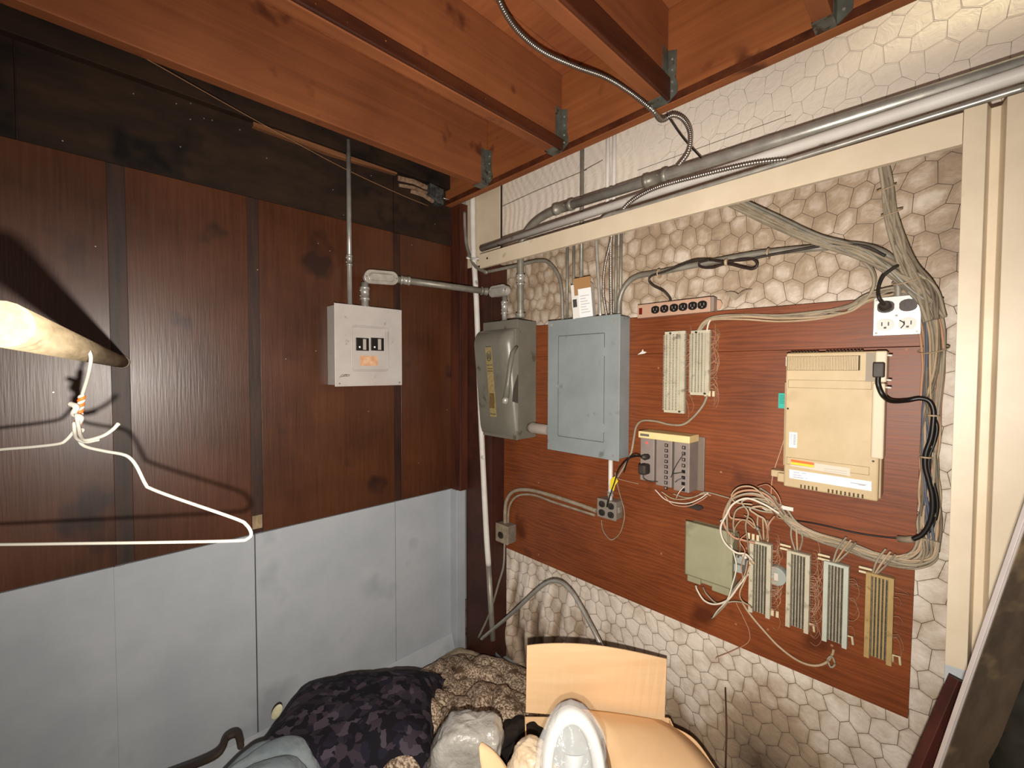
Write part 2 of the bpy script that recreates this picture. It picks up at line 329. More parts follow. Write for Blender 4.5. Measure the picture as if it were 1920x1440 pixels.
# dirt attribute: grime under the beam; darker in creases, low down and beside the column
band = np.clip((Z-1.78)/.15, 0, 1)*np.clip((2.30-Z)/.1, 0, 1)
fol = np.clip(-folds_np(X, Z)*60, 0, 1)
dirt_tone = .24*band-.22*(Z > 2.22)+.5*fol*np.clip((.72-Z)/.4, 0, 1)+np.where(Z > 2.22, -.12, .16)*(1-e)**9+.30*np.clip((.42-Z)/.3, 0, 1)+.5*np.exp(-((X-1.58)/.16)**2)*np.clip((.62-Z)/.25, 0, 1)+.12*np.exp(-((X-1.97)/.04)**2)+.12*(e < .5)*band*np.sin(np.clip(e, 0, .5)*2*PI)**2
at = me.attributes.new('dirt_tone', 'FLOAT', 'POINT'); at.data.foreach_set('value', dirt_tone.ravel().astype(np.float32))
im = bpy.data.materials.new('vinyl_insulation_facing'); im.use_nodes = True; N = im.node_tree.nodes; Lk = im.node_tree.links.new; b = N['Principled BSDF']; b.inputs['Roughness'].default_value = .55
at_n = N.new('ShaderNodeAttribute'); at_n.attribute_name = 'dirt_tone'; tc = N.new('ShaderNodeTexCoord')
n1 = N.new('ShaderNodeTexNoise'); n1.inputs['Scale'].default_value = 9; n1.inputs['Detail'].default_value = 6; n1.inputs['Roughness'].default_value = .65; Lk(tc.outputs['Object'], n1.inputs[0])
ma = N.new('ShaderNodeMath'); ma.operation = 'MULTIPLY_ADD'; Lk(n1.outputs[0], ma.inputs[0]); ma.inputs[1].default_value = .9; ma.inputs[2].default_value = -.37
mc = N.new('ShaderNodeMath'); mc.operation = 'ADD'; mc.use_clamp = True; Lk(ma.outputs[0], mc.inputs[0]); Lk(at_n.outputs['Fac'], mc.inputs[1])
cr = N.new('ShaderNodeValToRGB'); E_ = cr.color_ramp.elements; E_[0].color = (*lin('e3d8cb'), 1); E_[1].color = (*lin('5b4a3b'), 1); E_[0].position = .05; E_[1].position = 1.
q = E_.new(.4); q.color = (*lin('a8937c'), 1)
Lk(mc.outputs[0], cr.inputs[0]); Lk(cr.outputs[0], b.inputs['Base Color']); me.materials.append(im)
n5 = N.new('ShaderNodeTexNoise'); n5.inputs['Scale'].default_value = 24; n5.inputs['Detail'].default_value = 5; n5.inputs['Distortion'].default_value = 1.6; Lk(tc.outputs['Object'], n5.inputs[0])
b5 = N.new('ShaderNodeBump'); b5.inputs['Strength'].default_value = .55; b5.inputs['Distance'].default_value = .006; Lk(n5.outputs[0], b5.inputs['Height']); Lk(b5.outputs[0], b.inputs['Normal'])
wb = struct(empty('wall_back'))
o = bpy.data.objects.new('insulation', me); sc.collection.objects.link(o); o.parent = wb
bx('outer_cladding', (-.06, .09, 0), (3.1, .12, 3.0), BRN, wb)
# netting: hexagonal wire mesh that follows the same cells
def yat(x, z):
    i = min(max(int((x-.04)/DX), 0), nx-1); j = min(max(int(z/DX), 0), nz-1); return Yd[i, j]
seen = {}; segs = []
def unwarp(wx, wz):
    x, z = wx, wz
    for _ in range(9):
        a, b2 = warp(x, z); x += wx-a; z += wz-b2
    return x, z
for r_ in range(0, int(3.0/HR)+1):
    for c_ in range(0, int(3.0/HA)+1):
        cx = (c_+.5*(r_ % 2))*HA; cz = r_*HR
        vv = [(cx, cz+HR*.62), (cx-HA/2, cz+HR*.38), (cx-HA/2, cz-HR*.38)]
        vb = (cx+HA/2, cz+HR*.38)
        pts = []
        for q in (vb, vv[0], vv[1], vv[2]):
            x, z = unwarp(*q); pts.append((x, z))
        segs += [(pts[0], pts[1]), (pts[1], pts[2]), (pts[2], pts[3])]
mb = MB(); mu = MB()
rn = random.Random(5)
for a, b2 in segs:
    if not (.06 < a[0] < 2.95 and .06 < b2[0] < 2.95 and 0.02 < a[1] < 2.96 and .02 < b2[1] < 2.96): continue
    if a[0] < .98*1.9 and a[0] > .3 and .72 < a[1] < 1.78: continue    # fully behind the backboard
    if a[1] > 2.32 and a[0] < 1.15: continue
    pa = Vector((a[0], yat(*a)-.0012, a[1])); pb = Vector((b2[0], yat(*b2)-.0012, b2[1]))
    (mu if a[1] > 2.24 else mb).tube([pa, pb], .0006 if a[1] > 2.24 else .0008, 3)
NET = mat('rusty_netting_wire', '54443a', '6d5c4e', .7, 0, scale=(9, 9, 9))
o = part('wire_netting', mb, NET, wb); o['kind'] = 'stuff'
o = part('upper_wire_netting', mu, mat('painted_netting_wire', 'a79d92', 'bdb3a6', .7, scale=(9, 9, 9)), wb); o['kind'] = 'stuff'
# floor track and sheathing at the foot of the back wall
mb = MB().box((.05, -.05, 0), (3.0, -.005, .03)); part('floor_track', mb, STL, wb, .001)
# seams in the upper facing
mb = MB()
for pl in ([W(1100, 318, .012), W(1000, 360, .012), W(930, 392, .012)], [W(1090, 322, .012), W(1130, 300, .012)]):
    mb.tube(pl, .0015, 4)
for z in (2.43,): mb.tube([(1.05, .012, z+.02), (1.6, .012, z+.02)], .0008, 4)
part('seam', mb, NET, wb)
# torn flap of facing
a = W(1385, 548, -.005)
mb = MB().grid(lambda u, v: Vector((a.x-.045+.09*u, -.005-.03*(1-v)*math.sin(PI*u)-.002, a.z-.035+.05*abs(u-.5)*1.6+(v)*.03*math.sin(PI*u))), 10, 6)
part('torn_flap', mb, mat('vinyl_flap', 'b8a894', rough=.5), wb, solid=.0008)

# ---------------------------------------------------------------- steel frame
t = thing('corner_column', 'steel corner column, cream above the beam and dark brown below', 'column', (.19, -.1, 0))
for nm, z0, z1, m_ in (('lower_section', 0.0, 2.185, BRN), ('upper_section', 2.186, 2.80, CRM)):
    mb = MB().box((.062, -.112, z0), (.278 if z0 == 0 else .34, -.1, z1)).box((.19, -.1, z0), (.2, .0, z1)); part(nm, mb, m_, t, .001)
mb = MB().box((.266, -.0985, .0), (.278, .0, 2.18)); part('side_plate', mb, BRN, t)
t = thing('steel_beam', 'long cream painted steel channel beam running across the wall under the pipes', 'beam', (.288, -.2, 2.14))
mb = MB().prism([(-.2, 2.14), (-.1975, 2.14), (-.1975, 2.2055), (-.115, 2.2055), (-.115, 2.208), (-.2, 2.208)], lambda u, v, w_: Vector((w_, u, v)), .288, 1.993); part('channel', mb, CRM, t)
mb = MB().prism([(-.201, 2.137), (-.185, 2.137), (-.185, 2.14), (-.1985, 2.14), (-.1985, 2.146), (-.201, 2.146)], lambda u, v, w_: Vector((w_, u, v)), .288, 1.993); part('lip', mb, CRM, t)
mb = MB()
for x in (.345,): mb.cyl((x, -.2005, 2.178), (x, -.2015, 2.178), .0055, 12)
part('bolt_hole', mb, BLK, t)
t = thing('steel_column', 'cream painted ribbed steel column at the right end of the beam', 'column', (2.02, -.2, 0))
SEC = [(1.994, -.206), (2.03, -.206), (2.037, -.170), (2.052, -.170), (2.059, -.206), (2.125, -.206), (2.13, -.170), (2.147, -.170), (2.152, -.206), (2.42, -.206), (2.42, -.12), (1.994, -.12)]
COLB = mat('blue_grey_paint', 'aab0b4', 'b5babd', .5, scale=(5, 5, 5))
mb = MB().prism(SEC, lambda u, v, w_: Vector((u, v, w_)), .93, 2.212); part('upper_section', mb, CRM, t, .001)
mb = MB().prism(SEC, lambda u, v, w_: Vector((u, v, w_)), 0, .93); part('lower_section', mb, COLB, t, .001, label='blue grey painted foot of the column')

# plywood backboard
bb = [(.236, .648), (1.925, .650), (1.937, 1.826), (1.028, 1.838), (.236, 1.845)]
t = thing('backboard', 'reddish plywood backboard screwed to the wall and carrying the telephone gear', 'board', (1.0, -.02, .65))
mb = MB().prism([(.236, .648), (1.925, .650), (1.931, 1.45), (.236, 1.4475)], lambda u, v, w_: Vector((u, w_, v)), -.02, -.004); part('plywood_sheet', mb, BRD, t, .001)
mb = MB().prism([(1.931, 1.452), (1.937, 1.826), (1.028, 1.838), (.345, 1.845), (.345, 1.4495)], lambda u, v, w_: Vector((u, w_, v)), -.02, -.004)
# lower sheet and upper sheet meet in a joint
bpy.data.objects.remove(bpy.data.objects['plywood_sheet'])
J = 1.688
mb = MB().prism([(.236, .648), (1.925, .650), (1.9345, J-.0015), (1.3, J-.001), (.236, J-.0015)], lambda u, v, w_: Vector((u, w_, v)), -.02, -.004); part('plywood_sheet', mb, BRD, t, .0008)
mb = MB().prism([(1.9345, J), (1.937, 1.826), (1.028, 1.838), (.345, 1.845), (.345, J)], lambda u, v, w_: Vector((u, w_, v)), -.02, -.004); part('plywood_sheet', mb, BRD, t, .0008)
mb = MB()
for px, py in ((1465, 880), (1352, 885), (1320, 853), (1400, 1028), (1600, 1035), (1440, 1180), (1560, 1210), (1480, 1165), (1380, 1170), (1700, 655), (1235, 690), (1010, 905), (1010, 1040), (1240, 1038)):
    p = W(px, py, -.02); part('screw', MB().cyl(p, p-Vector((0, .0015, 0)), .004, 8), mat('rusty_screw', '9a6a4a', rough=.6), t)
a = W(1205, 663, -.02)
mb = MB().prism([(-.022, -.004), (.01, .0), (.018, .006), (.004, .009), (.001, .018), (-.004, .008)], lambda u, v, w_: Vector((a.x+u, a.y+w_, a.z+v)), -.002, 0)
tag(part('paper_scrap', mb, PAP), 'tiny torn white paper scrap stuck on the board left of the punch blocks', 'paper')

# ---------------------------------------------------------------- pipes and conduits
def wpts(L, Y): return [W(p[0], p[1], p[2] if len(p) > 2 else Y) for p in L]
def pipe(name, pts, r, m, label, cat='conduit', group=None, k=8, n=12, smooth=True, parent=None):
    o = part(name, MB().tube(spl(pts, k) if smooth else pts, r, n), m, parent)
    if parent is None: tag(o, label, cat, group)
    return o
def coupling(p, d, r, L, m, parent, screws=True):
    p = Vector(p); d = Vector(d).normalized(); u = d.orthogonal().normalized()
    mb = MB().tube([p-d*L/2, p-d*L*.32, p-d*L*.31, p+d*L*.31, p+d*L*.32, p+d*L/2], r, 14, lambda i, mm: r if i in (2, 3) else r*1.13)
    u = Vector((0, -1, 0)) if abs(d.y) < .7 else Vector((1, 0, 0))
    if screws:
        for s in (-.2, .2): mb.cyl(p+d*L*s+u*r*.9, p+d*L*s+u*(r+.005), .003, 6)
    part('coupling', mb, m, parent)
# big conduit
t = thing('large_conduit', 'thick grey metal conduit elbowing out of the switch box and running along the beam', 'conduit', (.5, -.14, 2.24))
L1 = [(976, 470, -.13), (980, 450, -.13), (996, 424, -.135), (1022, 404, -.14), (1060, 388, -.14)]
pts = [W(*p) for p in L1]
E0 = pts[-1]; E1 = W(1905, 124, -.14); d = (E1-E0).normalized()
part('elbow', MB().tube(spl([W(976, 596, -.13), W(976, 480, -.13)]+pts[1:]+[E0+d*.03], 8), .0165, 14), GALVD, t)
part('pipe', MB().tube([E0, E0+d*.8, E0+d*1.9], .0185, 16), GALV, t)
coupling(E0-d*.01, d, .0205, .1, GALVD, t); coupling(W(976, 525, -.13), (0, 0, 1), .019, .05, BRIGHT, t)
coupling(W(976, 592, -.13), (0, 0, 1), .0215, .02, GALV, t, False); coupling(E0+d*.42, d, .0205, .09, GALVD, t)
# white pipe beside it
t = thing('white_pipe', 'white painted pipe with an open black end lying on the beam', 'pipe', (.3, -.165, 2.22))
A = W(903, 466, -.165); B = W(1915, 139, -.165)
part('pipe', MB().tube([A, B, B+(B-A)*.35], .0165, 16), WPIPE, t)
part('open_end', MB().cyl(A-(B-A).normalized()*.001, A-(B-A).normalized()*.0005, .0145, 16), BLK, t)
pipe('thin_conduit', [W(1128, 412, -.185), W(1145, 402, -.185), W(1200, 388, -.185), W(1500, 295, -.185), W(1812, 198, -.185), W(1925, 163, -.185)], .0075, GALV, 'thin metal conduit laid along the top edge of the cream beam', n=10)
pipe('curved_conduit', wpts([(871, 398), (872, 430), (876, 465), (890, 498), (912, 510), (960, 500), (1010, 488), (1030, 494), (1046, 515), (1053, 545), (1055, 597)], -.145)[:5]+wpts([(912, 510, -.13), (960, 500, -.09), (1010, 489, -.06), (1030, 494, -.055), (1046, 515, -.055), (1053, 545, -.055), (1055, 600, -.055)], -.06), .0085, GALVD, 'grey conduit bending from the corner column down into the large panel')
V2 = [('vertical_conduit', 1064, .007, GALVD, 'slim grey conduit rising from the panel, leftmost of the straight ones', -.05, 300), ('vertical_conduit', 1076, .007, GALVD, 'slim grey conduit second from the left above the large panel', -.05, 390)]
def vconduit(px, r, m, label, Y, ztop, pyb=598, pxt=None):
    b = W(px, pyb, Y); tpos = Vector((b.x if pxt is None else W(pxt, 400, Y).x, Y, ztop))
    pipe('vertical_conduit', [Vector((b.x, Y, 1.835)), tpos], r, m, label, n=10, smooth=False)
vconduit(1063, .0068, GALVD, 'slim grey conduit above the panel, leftmost of the three that end behind the beam', -.045, 2.24)
vconduit(1075, .0068, GALVD, 'slim grey conduit above the panel, middle of the three that end behind the beam', -.045, 2.24)
b = W(1088, 598, -.04)
pipe('vertical_conduit', [Vector((b.x, -.035, 1.86)), Vector((b.x, -.035, 2.80))], .0095, GALVD, 'dark grey vertical conduit rising behind the paper box up past the large pipe', n=12, smooth=False)
for px, lab in ((1139, 'white painted riser, left of a pair above the large pipe'), (1151, 'white painted riser, right of a pair above the large pipe')):
    b = W(px, 350, -.03); pipe('riser_pipe', [Vector((b.x, -.03, 2.2)), Vector((b.x, -.03, 2.80))], .0085, WPIPE, lab, 'pipe', n=12, smooth=False)
pipe('shiny_conduit', [W(1117, 440, -.075), W(1121, 510, -.075), W(1126, 598, -.075)], .0068, BRIGHT, 'bright shiny conduit slanting into the top of the large panel', n=10)
vconduit(1154, .0068, GALVD, 'grey conduit at the right end of the panel top, left of the last pair', -.04, 2.24)
vconduit(1163, .0068, GALVD, 'grey conduit at the right end of the panel top, outermost of all', -.04, 2.24)
mb = MB(); b = W(944, 400, -.1)
tag(part('gap_shade', MB().box((.342, -.108, 2.2), (.347, -.1, 2.8)), mat('gap_shade_dark', '2a211d', rough=.7)), 'dark narrow strip painting the shaded gap beside the corner column above the beam', 'strip')  # dark strip stands in for the shaded gap beside the column
# white corner pipe
t = thing('corner_pipe', 'white painted vertical pipe in the corner, peeling to grey low down', 'pipe', (.13, -.13, 0))
def vp(px, py): return W(px, py, -.135)
part('pipe', MB().tube(spl([vp(886, 330), vp(887, 450), vp(893, 560), vp(899, 720), vp(905, 860), vp(912, 1000), vp(916, 1060)], 6), .015, 14), WPIPE, t)
part('lower_pipe', MB().tube([vp(916, 1060), vp(921, 1150), vp(924, 1200)], .0145, 14), GALVD, t, label='bare grey lower end')
a = vp(893, 487)
mb = MB().tube([a+Vector((-.03, -.016, .006)), a+Vector((0, -.019, .002)), a+Vector((.04, -.02, -.006))], .006, 6); mb.cyl(a+Vector((.04, -.02, -.014)), a+Vector((.045, -.045, -.014)), .004, 8); mb.cyl(a+Vector((-.03, -.02, .006)), a+Vector((-.03, -.04, .01)), .006, 8)
part('pipe_clamp', mb, WPIPE, t)

# armoured flexible cables
def mc_cable(name, pts, r, label, pitch=.0075):
    P = spl(pts, 40); L = [0]
    for i in range(1, len(P)): L.append(L[-1]+(P[i]-P[i-1]).length)
    n = int(L[-1]/(pitch/4)); out = []; j = 0
    for i in range(n+1):
        s = L[-1]*i/n
        while j < len(L)-2 and L[j+1] < s: j += 1
        f = (s-L[j])/max(L[j+1]-L[j], 1e-9); out.append(P[j].lerp(P[j+1], f))
    o = part(name, MB().tube(out, r, 10, lambda i, m: r*(1, .9, .74, .9)[i % 4]), mat('armoured_cable_steel', '9c948c', 'b5ada4', .3, .9, scale=(9, 9, 9)))
    return tag(o, label, 'cable')
mc_cable('armored_cable', [ZP(925, -30, 2.72), ZP(945, 20, 2.70), ZP(975, 62, 2.69), ZP(1020, 98, 2.68), ZP(1080, 125, 2.66), ZP(1135, 145, 2.64), ZP(1180, 172, 2.6), W(1222, 205, -.225), W(1240, 225, -.155), W(1262, 216, -.12), W(1282, 225, -.1), W(1294, 250, -.1), W(1290, 285, -.11), W(1266, 318, -.12)], .0095, 'flexible armoured cable crossing the joist bay and looping under the wooden header')
mc_cable('armored_cable', [W(1475, 298, -.188), W(1400, 308, -.197), W(1300, 332, -.20), W(1230, 352, -.2), W(1185, 376, -.19), W(1160, 405, -.17), W(1147, 440, -.1), W(1145, 500, -.085), W(1146, 590, -.075)], .0085, 'flexible armoured cable lying on the beam then dropping to the large panel')
mc_cable('armored_cable', [W(1150, 425, -.09), W(1143, 460, -.095), W(1134, 500, -.1), W(1131, 545, -.1), W(1137, 592, -.085)], .0065, 'slimmer armoured cable bowing out to the left above the large panel', .006)
pipe('black_wire', [W(1250, 215, -.14), W(1280, 258, -.1), W(1318, 300, -.1)], .0025, BLK, 'short straight black wire behind the looping armoured cable', 'wire')
pipe('grey_conduit', wpts([(1160, 590), (1162, 560), (1174, 534), (1196, 518), (1240, 510), (1320, 494), (1420, 476), (1540, 464), (1600, 460), (1650, 472), (1676, 494), (1683, 520), (1684, 562)], -.045), .0105, GALVD, 'grey conduit arching from the large panel across the wall to the square outlet box', n=12)
# lower conduits
pipe('bent_conduit', [W(1118, 958, -.04), W(1080, 944, -.04), W(1020, 925, -.04), W(985, 918, -.045), W(962, 922, -.05), W(950, 938, -.05), W(947, 960, -.05), W(947, 985, -.05)], .0095, DUSTP, 'dusty conduit bending from the four way outlet down to the corner outlet box')
pipe('bent_conduit', [W(1115, 966, -.035), W(1040, 942, -.032), W(1000, 928, -.033), W(970, 930, -.035), W(955, 950, -.035), W(952, 985, -.036)], .006, DUSTP, 'thinner dusty conduit following just under the bent one beside the corner outlet box')
pipe('leaning_conduit', [W(1150, 1262, -.22), W(1122, 1200, -.2), W(1085, 1130, -.17), W(1068, 1105, -.16), W(1050, 1091, -.16), W(1030, 1091, -.16), W(1005, 1108, -.16), W(960, 1150, -.15), W(912, 1190, -.14), W(903, 1198, -.14)], .009, GALV, 'bent length of metal conduit leaning in the corner behind the cardboard box')
pipe('thin_tube', [W(946, 1018, -.05), W(944, 1060, -.07), W(936, 1090, -.09), W(918, 1150, -.125), W(897, 1196, -.15)], .0055, GALVD, 'thin grey tube dropping from the corner outlet box to the floor', 'tube')
mb = MB().prism([(0, 0), (.03, 0), (.03, .003), (.003, .003), (.003, .03), (0, .03)], lambda u, v, w_: ZP(892, 1197, .03).lerp(ZP(1000, 1300, .09), w_)+Vector((u*.7, -u*.7, v)), 0, 1)
tag(part('steel_angle', mb, STL), 'grey steel angle lying on the floor from the corner towards the cardboard box', 'metal strip')

# ---------------------------------------------------------------- boxes on the walls
# breaker panel on the left wall: local (u along +Y, v up, w out +X)
t = thing('breaker_panel', 'light grey breaker panel with two black breakers on the dark left wall', 'electrical panel', (0, -.70, 1.546))
Y0, Y1, Z0, Z1 = -.866, -.537, 1.546, 1.912
bx('enclosure', (.0005, Y0+.006, Z0+.006), (.094, Y1-.006, Z1-.006), PGREY, t, .002)
bx('cover', (.094, Y0, Z0), (.0975, Y1, Z1), PGREY, t, .0015)
def rrect(y0, z0, y1, z1, r, n=5):
    o = []
    for cx, cz, a0 in ((y1-r, z1-r, 0), (y0+r, z1-r, 90), (y0+r, z0+r, 180), (y1-r, z0+r, 270)):
        for i in range(n+1): a = math.radians(a0+90*i/n); o.append((cx+r*math.cos(a), cz+r*math.sin(a)))
    return o
def ring(mb, y0, z0, y1, z1, r, th, fn):
    P = rrect(y0, z0, y1, z1, r); mb.tube([Vector(fn(*p)) for p in P+[P[0]]], th, 6)
a = LW(659, 610, .0975); c = LW(728, 695, .0975)
mb = MB(); ring(mb, a.y, c.z, c.y, a.z, .018, .0035, lambda y, z: (.0975, y, z)); ring(mb, a.y+.004, c.z+.004, c.y-.012, a.z-.006, .014, .0015, lambda y, z: (.0978, y, z)); part('embossed_rim', mb, PGREY, t)
for px in (667, 695):
    p = LW(px, 633, .0975); e2 = LW(px+24, 658, .0975)
    bk = bx('breaker', (.0975, p.y, e2.z), (.103, e2.y, p.z), BLK, t, .001)
    wdt = e2.y-p.y
    bx('toggle', (.103, p.y+wdt*.5, e2.z+.004), (.109, p.y+wdt*.74, p.z-.005), mat('grey_toggle', 'a8a49c', rough=.5), bk, .001)
    bx('amp_mark', (.103, p.y+wdt*.2, e2.z+.012), (.1034, p.y+wdt*.32, e2.z+.02), WHL, bk)
p = LW(675, 667, .0975); e2 = LW(708, 686, .0975)
bx('paper_label', (.0975, p.y, e2.z), (.0982, e2.y, p.z), PINKP, t)
mb = MB()
for y in (Y0+.02, Y1-.015):
    mb.cyl((.0975, y, Z0+.013), (.0995, y, Z0+.013), .004, 8)
part('cover_screw', mb, GALVD, t)
mb = MB()
for k in range(4): mb.tube([LW(636+k*3, 708-k, .0978), LW(641+k*4, 703+k, .0978), LW(650+k*2, 702, .0978)], .0012, 4)
part('scratch_mark', mb, HUBD, t)
p = LW(656, 570, .045)
t = thing('straight_conduit', 'slim vertical conduit rising from the breaker panel to the joists', 'conduit', (.045, p.y, 1.9))
part('pipe', MB().tube([(.045, p.y, 1.905), (.045, p.y, 2.66)], .0105, 12), GALV, t)
coupling((.045, p.y, 2.12), (0, 0, 1), .0122, .05, GALV, t); coupling((.045, p.y, 1.913), (0, 0, 1), .015, .015, GALV, t, False)
# conduit bodies and cross pipe
def oval(c, ax, up, L, H, n=10):
    out = []
    for s, a0 in ((1, -90), (-1, 90)):
        for i in range(n+1):
            a = math.radians(a0+180*i/n); out.append(Vector(c)+Vector(ax)*(s*(L/2-H/2)+math.cos(a)*H/2)+Vector(up)*(math.sin(a)*H/2))
    return out
def loft(mb, loops, sm=False):
    n = len(loops[0]); vs = [v for l in loops for v in l]
    fs = [(i*n+k, i*n+(k+1) % n, (i+1)*n+(k+1) % n, (i+1)*n+k) for i in range(len(loops)-1) for k in range(n)]
    fs += [tuple(range(n))[::-1], tuple((len(loops)-1)*n+k for k in range(n))]
    mb.add(vs, fs, sm); return mb
def conduit_body(parent, c, ax, out, L=.16, H=.062):
    ax = Vector(ax).normalized(); out = Vector(out).normalized(); up = Vector((0, 0, 1)); c = Vector(c); mb = MB()
    loft(mb, [oval(c+out*o_, ax, up, L*s, H*s) for o_, s in ((-.035, .7), (-.02, .9), (.0, .95), (.012, .95))]); part('body', mb, PGREY, parent, .002)
    mb = MB(); loft(mb, [oval(c+out*o_, ax, up, L*s, H*s2) for o_, s, s2 in ((.0125, 1.02, 1.05), (.016, 1.02, 1.05), (.017, .98, 1.0), (.016, .8, .74), (.0165, .76, .6), (.022, .72, .52), (.023, .68, .44))])
    cv = part('oval_cover', mb, BRIGHT, parent, .0008)
    m2 = MB()
    for s in (-1, 1): m2.cyl(c+out*.0165+ax*s*(L*.45), c+out*.020+ax*s*(L*.45), .0035, 8)
    part('screw', m2, GALVD, cv)
c1 = LW(713, 521, .085); c2 = W(937, 546, -.135)
t = thing('cross_conduit', 'stout conduit with two oval covered elbow fittings linking breaker panel and switch box', 'conduit', c1)
dirv = (c2-c1); dirv.normalize()
ax1 = (LW(750, 524, .085)-c1).normalized()
conduit_body(t, c1, ax1, (1, 0, 0), .17, .062)
pe = LW(752, 525, .078); pf = W(908, 546, -.125)
part('pipe', MB().tube([pe-(pf-pe).normalized()*.02, pe+(pf-pe)*.5, pf+(pf-pe).normalized()*.02], .0165, 14), GALVD, t)
coupling(pe+(pf-pe).normalized()*.02, pf-pe, .020, .045, BRIGHT, t); coupling(pf-(pf-pe).normalized()*.0, pf-pe, .0195, .035, GALVD, t, False)
conduit_body(t, c2, (1, .05, 0), (0, -1, 0), .125, .055)
for top, bot, r in ((LW(684, 530, .055), 1.905, .017), (W(946, 556, -.1), 1.862, .0135)):
    part('stub', MB().tube([top, (top.x, top.y, bot)], r, 14), GALV, t); coupling((top.x, top.y, (top.z+bot)/2+.01), (0, 0, 1), r*1.18, abs(top.z-bot)*.5, BRIGHT, t)
    coupling((top.x, top.y, bot+.006), (0, 0, 1), r*1.3, .014, GALV, t, False)

# safety switch
t = thing('safety_switch', 'olive grey safety switch box with curved front and side lever beside the corner', 'switch box', (.40, -.15, 1.278))
X0, X1, Z0, Z1 = .262, .515, 1.280, 1.866
bx('enclosure', (X0+.004, -.15, Z0+.002), (X1, -.021, Z1-.002), DGRN, t, .002)
def prof(v):     # bulge of the door towards the room, v 0..1 from bottom up
    if v < .03: return .0
    if v < .12: return .012+.045*math.sin((v-.03)/.09*PI/2)*.3
    if v < .80: return .026+.040*((v-.12)/.68)
    return .004+.062*math.sqrt(max(0, 1-((v-.80)/.13)**2)) if v < .93 else .004
def doorf(u, v):
    z = Z0+(Z1-Z0)*v; x = X0+(X1-X0)*u
    e = 1.0
    if u > .74: e = math.sqrt(max(0, 1-((u-.74)/.26)**2))
    return Vector((x, -.1505-max(prof(v)*e, .001), z))
mb = MB().grid(doorf, 36, 60); mb.add([doorf(0, j/60) for j in range(61)]+[Vector((X0, -.149, Z0+(Z1-Z0)*j/60)) for j in range(61)], [(j, j+1, 62+j, 61+j) for j in range(60)], False)
door = part('door', mb, DGRN, t)
part('flange', MB().box((X0, -.157, Z1-.045), (X1+.001, -.149, Z1)), DGRN, t, .0015); part('flange', MB().box((X0, -.157, Z0), (X1+.001, -.149, Z0+.045)), DGRN, t, .0015)
mb = MB(); lx = X0+.085
mb.grid(lambda u, v: Vector((lx+.048*u, doorf((lx+.048*u-X0)/(X1-X0), .18+.60*v).y-.0008, Z0+(Z1-Z0)*(.18+.60*v))), 2, 20); npl = part('nameplate', mb, GLD, door)
mb = MB(); cz = Z0+(Z1-Z0)*.70; cx = lx+.024; cy = doorf(.45, .70).y-.002
mb.tube([Vector((cx+.017*math.cos(a), cy, cz+.024*math.sin(a))) for a in [2*PI*i/20 for i in range(21)]], .0018, 5)
for s in (-.008, 0, .008): mb.box((cx+s-.0015, cy-.001, cz-.014), (cx+s+.0015, cy+.001, cz+.014))
for v in (.775, .62, .59, .57, .20): mb.box((lx+.004, doorf(.45, v).y-.0018, Z0+(Z1-Z0)*v), (lx+.044, doorf(.45, v).y-.001, Z0+(Z1-Z0)*v+.0035))
part('circular_emblem', mb, INK, door)['kind'] = 'stuff'
mb = MB().box((lx+.006, doorf(.45, .33).y-.004, Z0+.15), (lx+.042, doorf(.45, .33).y-.001, Z0+.25)); part('instruction_panel', mb, mat('brass_brown', '77603a', '5c4728', .4, scale=(80, 80, 80)), door)
# lever
hx = X1+.006
mb = MB().tube([Vector((hx, -.165, 1.735)), Vector((hx+.004, -.20, 1.70)), Vector((hx+.004, -.215, 1.64)), Vector((hx+.002, -.225, 1.56)), Vector((hx-.004, -.232, 1.49))], .009, 10, lambda i, m: (.008, .012, .012, .012, .015)[i]); part('lever', mb, DGRN, t)
mb = MB().tube([Vector((hx-.004, -.228, 1.50)), Vector((hx-.006, -.236, 1.478)), Vector((hx-.007, -.24, 1.462))], .012, 10, lambda i, m: (.012, .016, .012)[i]); part('lever_tip', mb, BRIGHT, t)
mb = MB().prism([(-.152, 1.46), (-.19, 1.47), (-.185, 1.53), (-.152, 1.60)], lambda u, v, w_: Vector((w_, u, v)), X1+.0, X1+.003); part('lever_guard', mb, HUBD, t)
mb = MB().box((X1-.012, -.175, 1.735), (X1+.006, -.149, 1.82)); part('pivot_housing', mb, DGRN, t, .003)
p0 = Vector((X1, -.07, 1.335)); mb = MB().tube([p0, p0+Vector((.03, 0, 0)), p0+Vector((.05, 0, 0)), p0+Vector((.13, 0, 0))], .027, 14, lambda i, m: (.022, .030, .026, .024)[i]); part('side_nipple', mb, mat('dusty_conduit_nipple', '958a80', rough=.8), t)

# large load centre
t = thing('load_center', 'tall blue grey load center panel with a closed inset door on the backboard', 'electrical panel', (.85, -.1, 1.25))
X0, X1, Z0, Z1 = .666, 1.045, 1.25, 1.848
bx('enclosure', (X0+.006, -.1, Z0+.008), (X1-.002, -.021, Z1-.006), PGRN, t, .002)
cv = bx('cover', (X0-.002, -.1045, Z0), (X1+.002, -.1, Z1), PGRN, t, .002)
a = W(1048, 626, -.1045); c = W(1131, 826, -.1045)
dr = bx('door', (a.x, -.1065, Z0+.072), (c.x, -.1038, Z1-.075), PGRN, t, .001)
mb = MB(); ring(mb, a.x-.002, Z0+.070, c.x+.002, Z1-.073, .003, .0012, lambda x, z: (x, -.1048, z)); part('door_gap', mb, mat('dark_seam', '4e5450', rough=.7), t)
for z in (Z0+.13, Z1-.15): bx('hinge', (c.x+.001, -.108, z-.018), (c.x+.007, -.1045, z+.018), PGRN, t, .001)
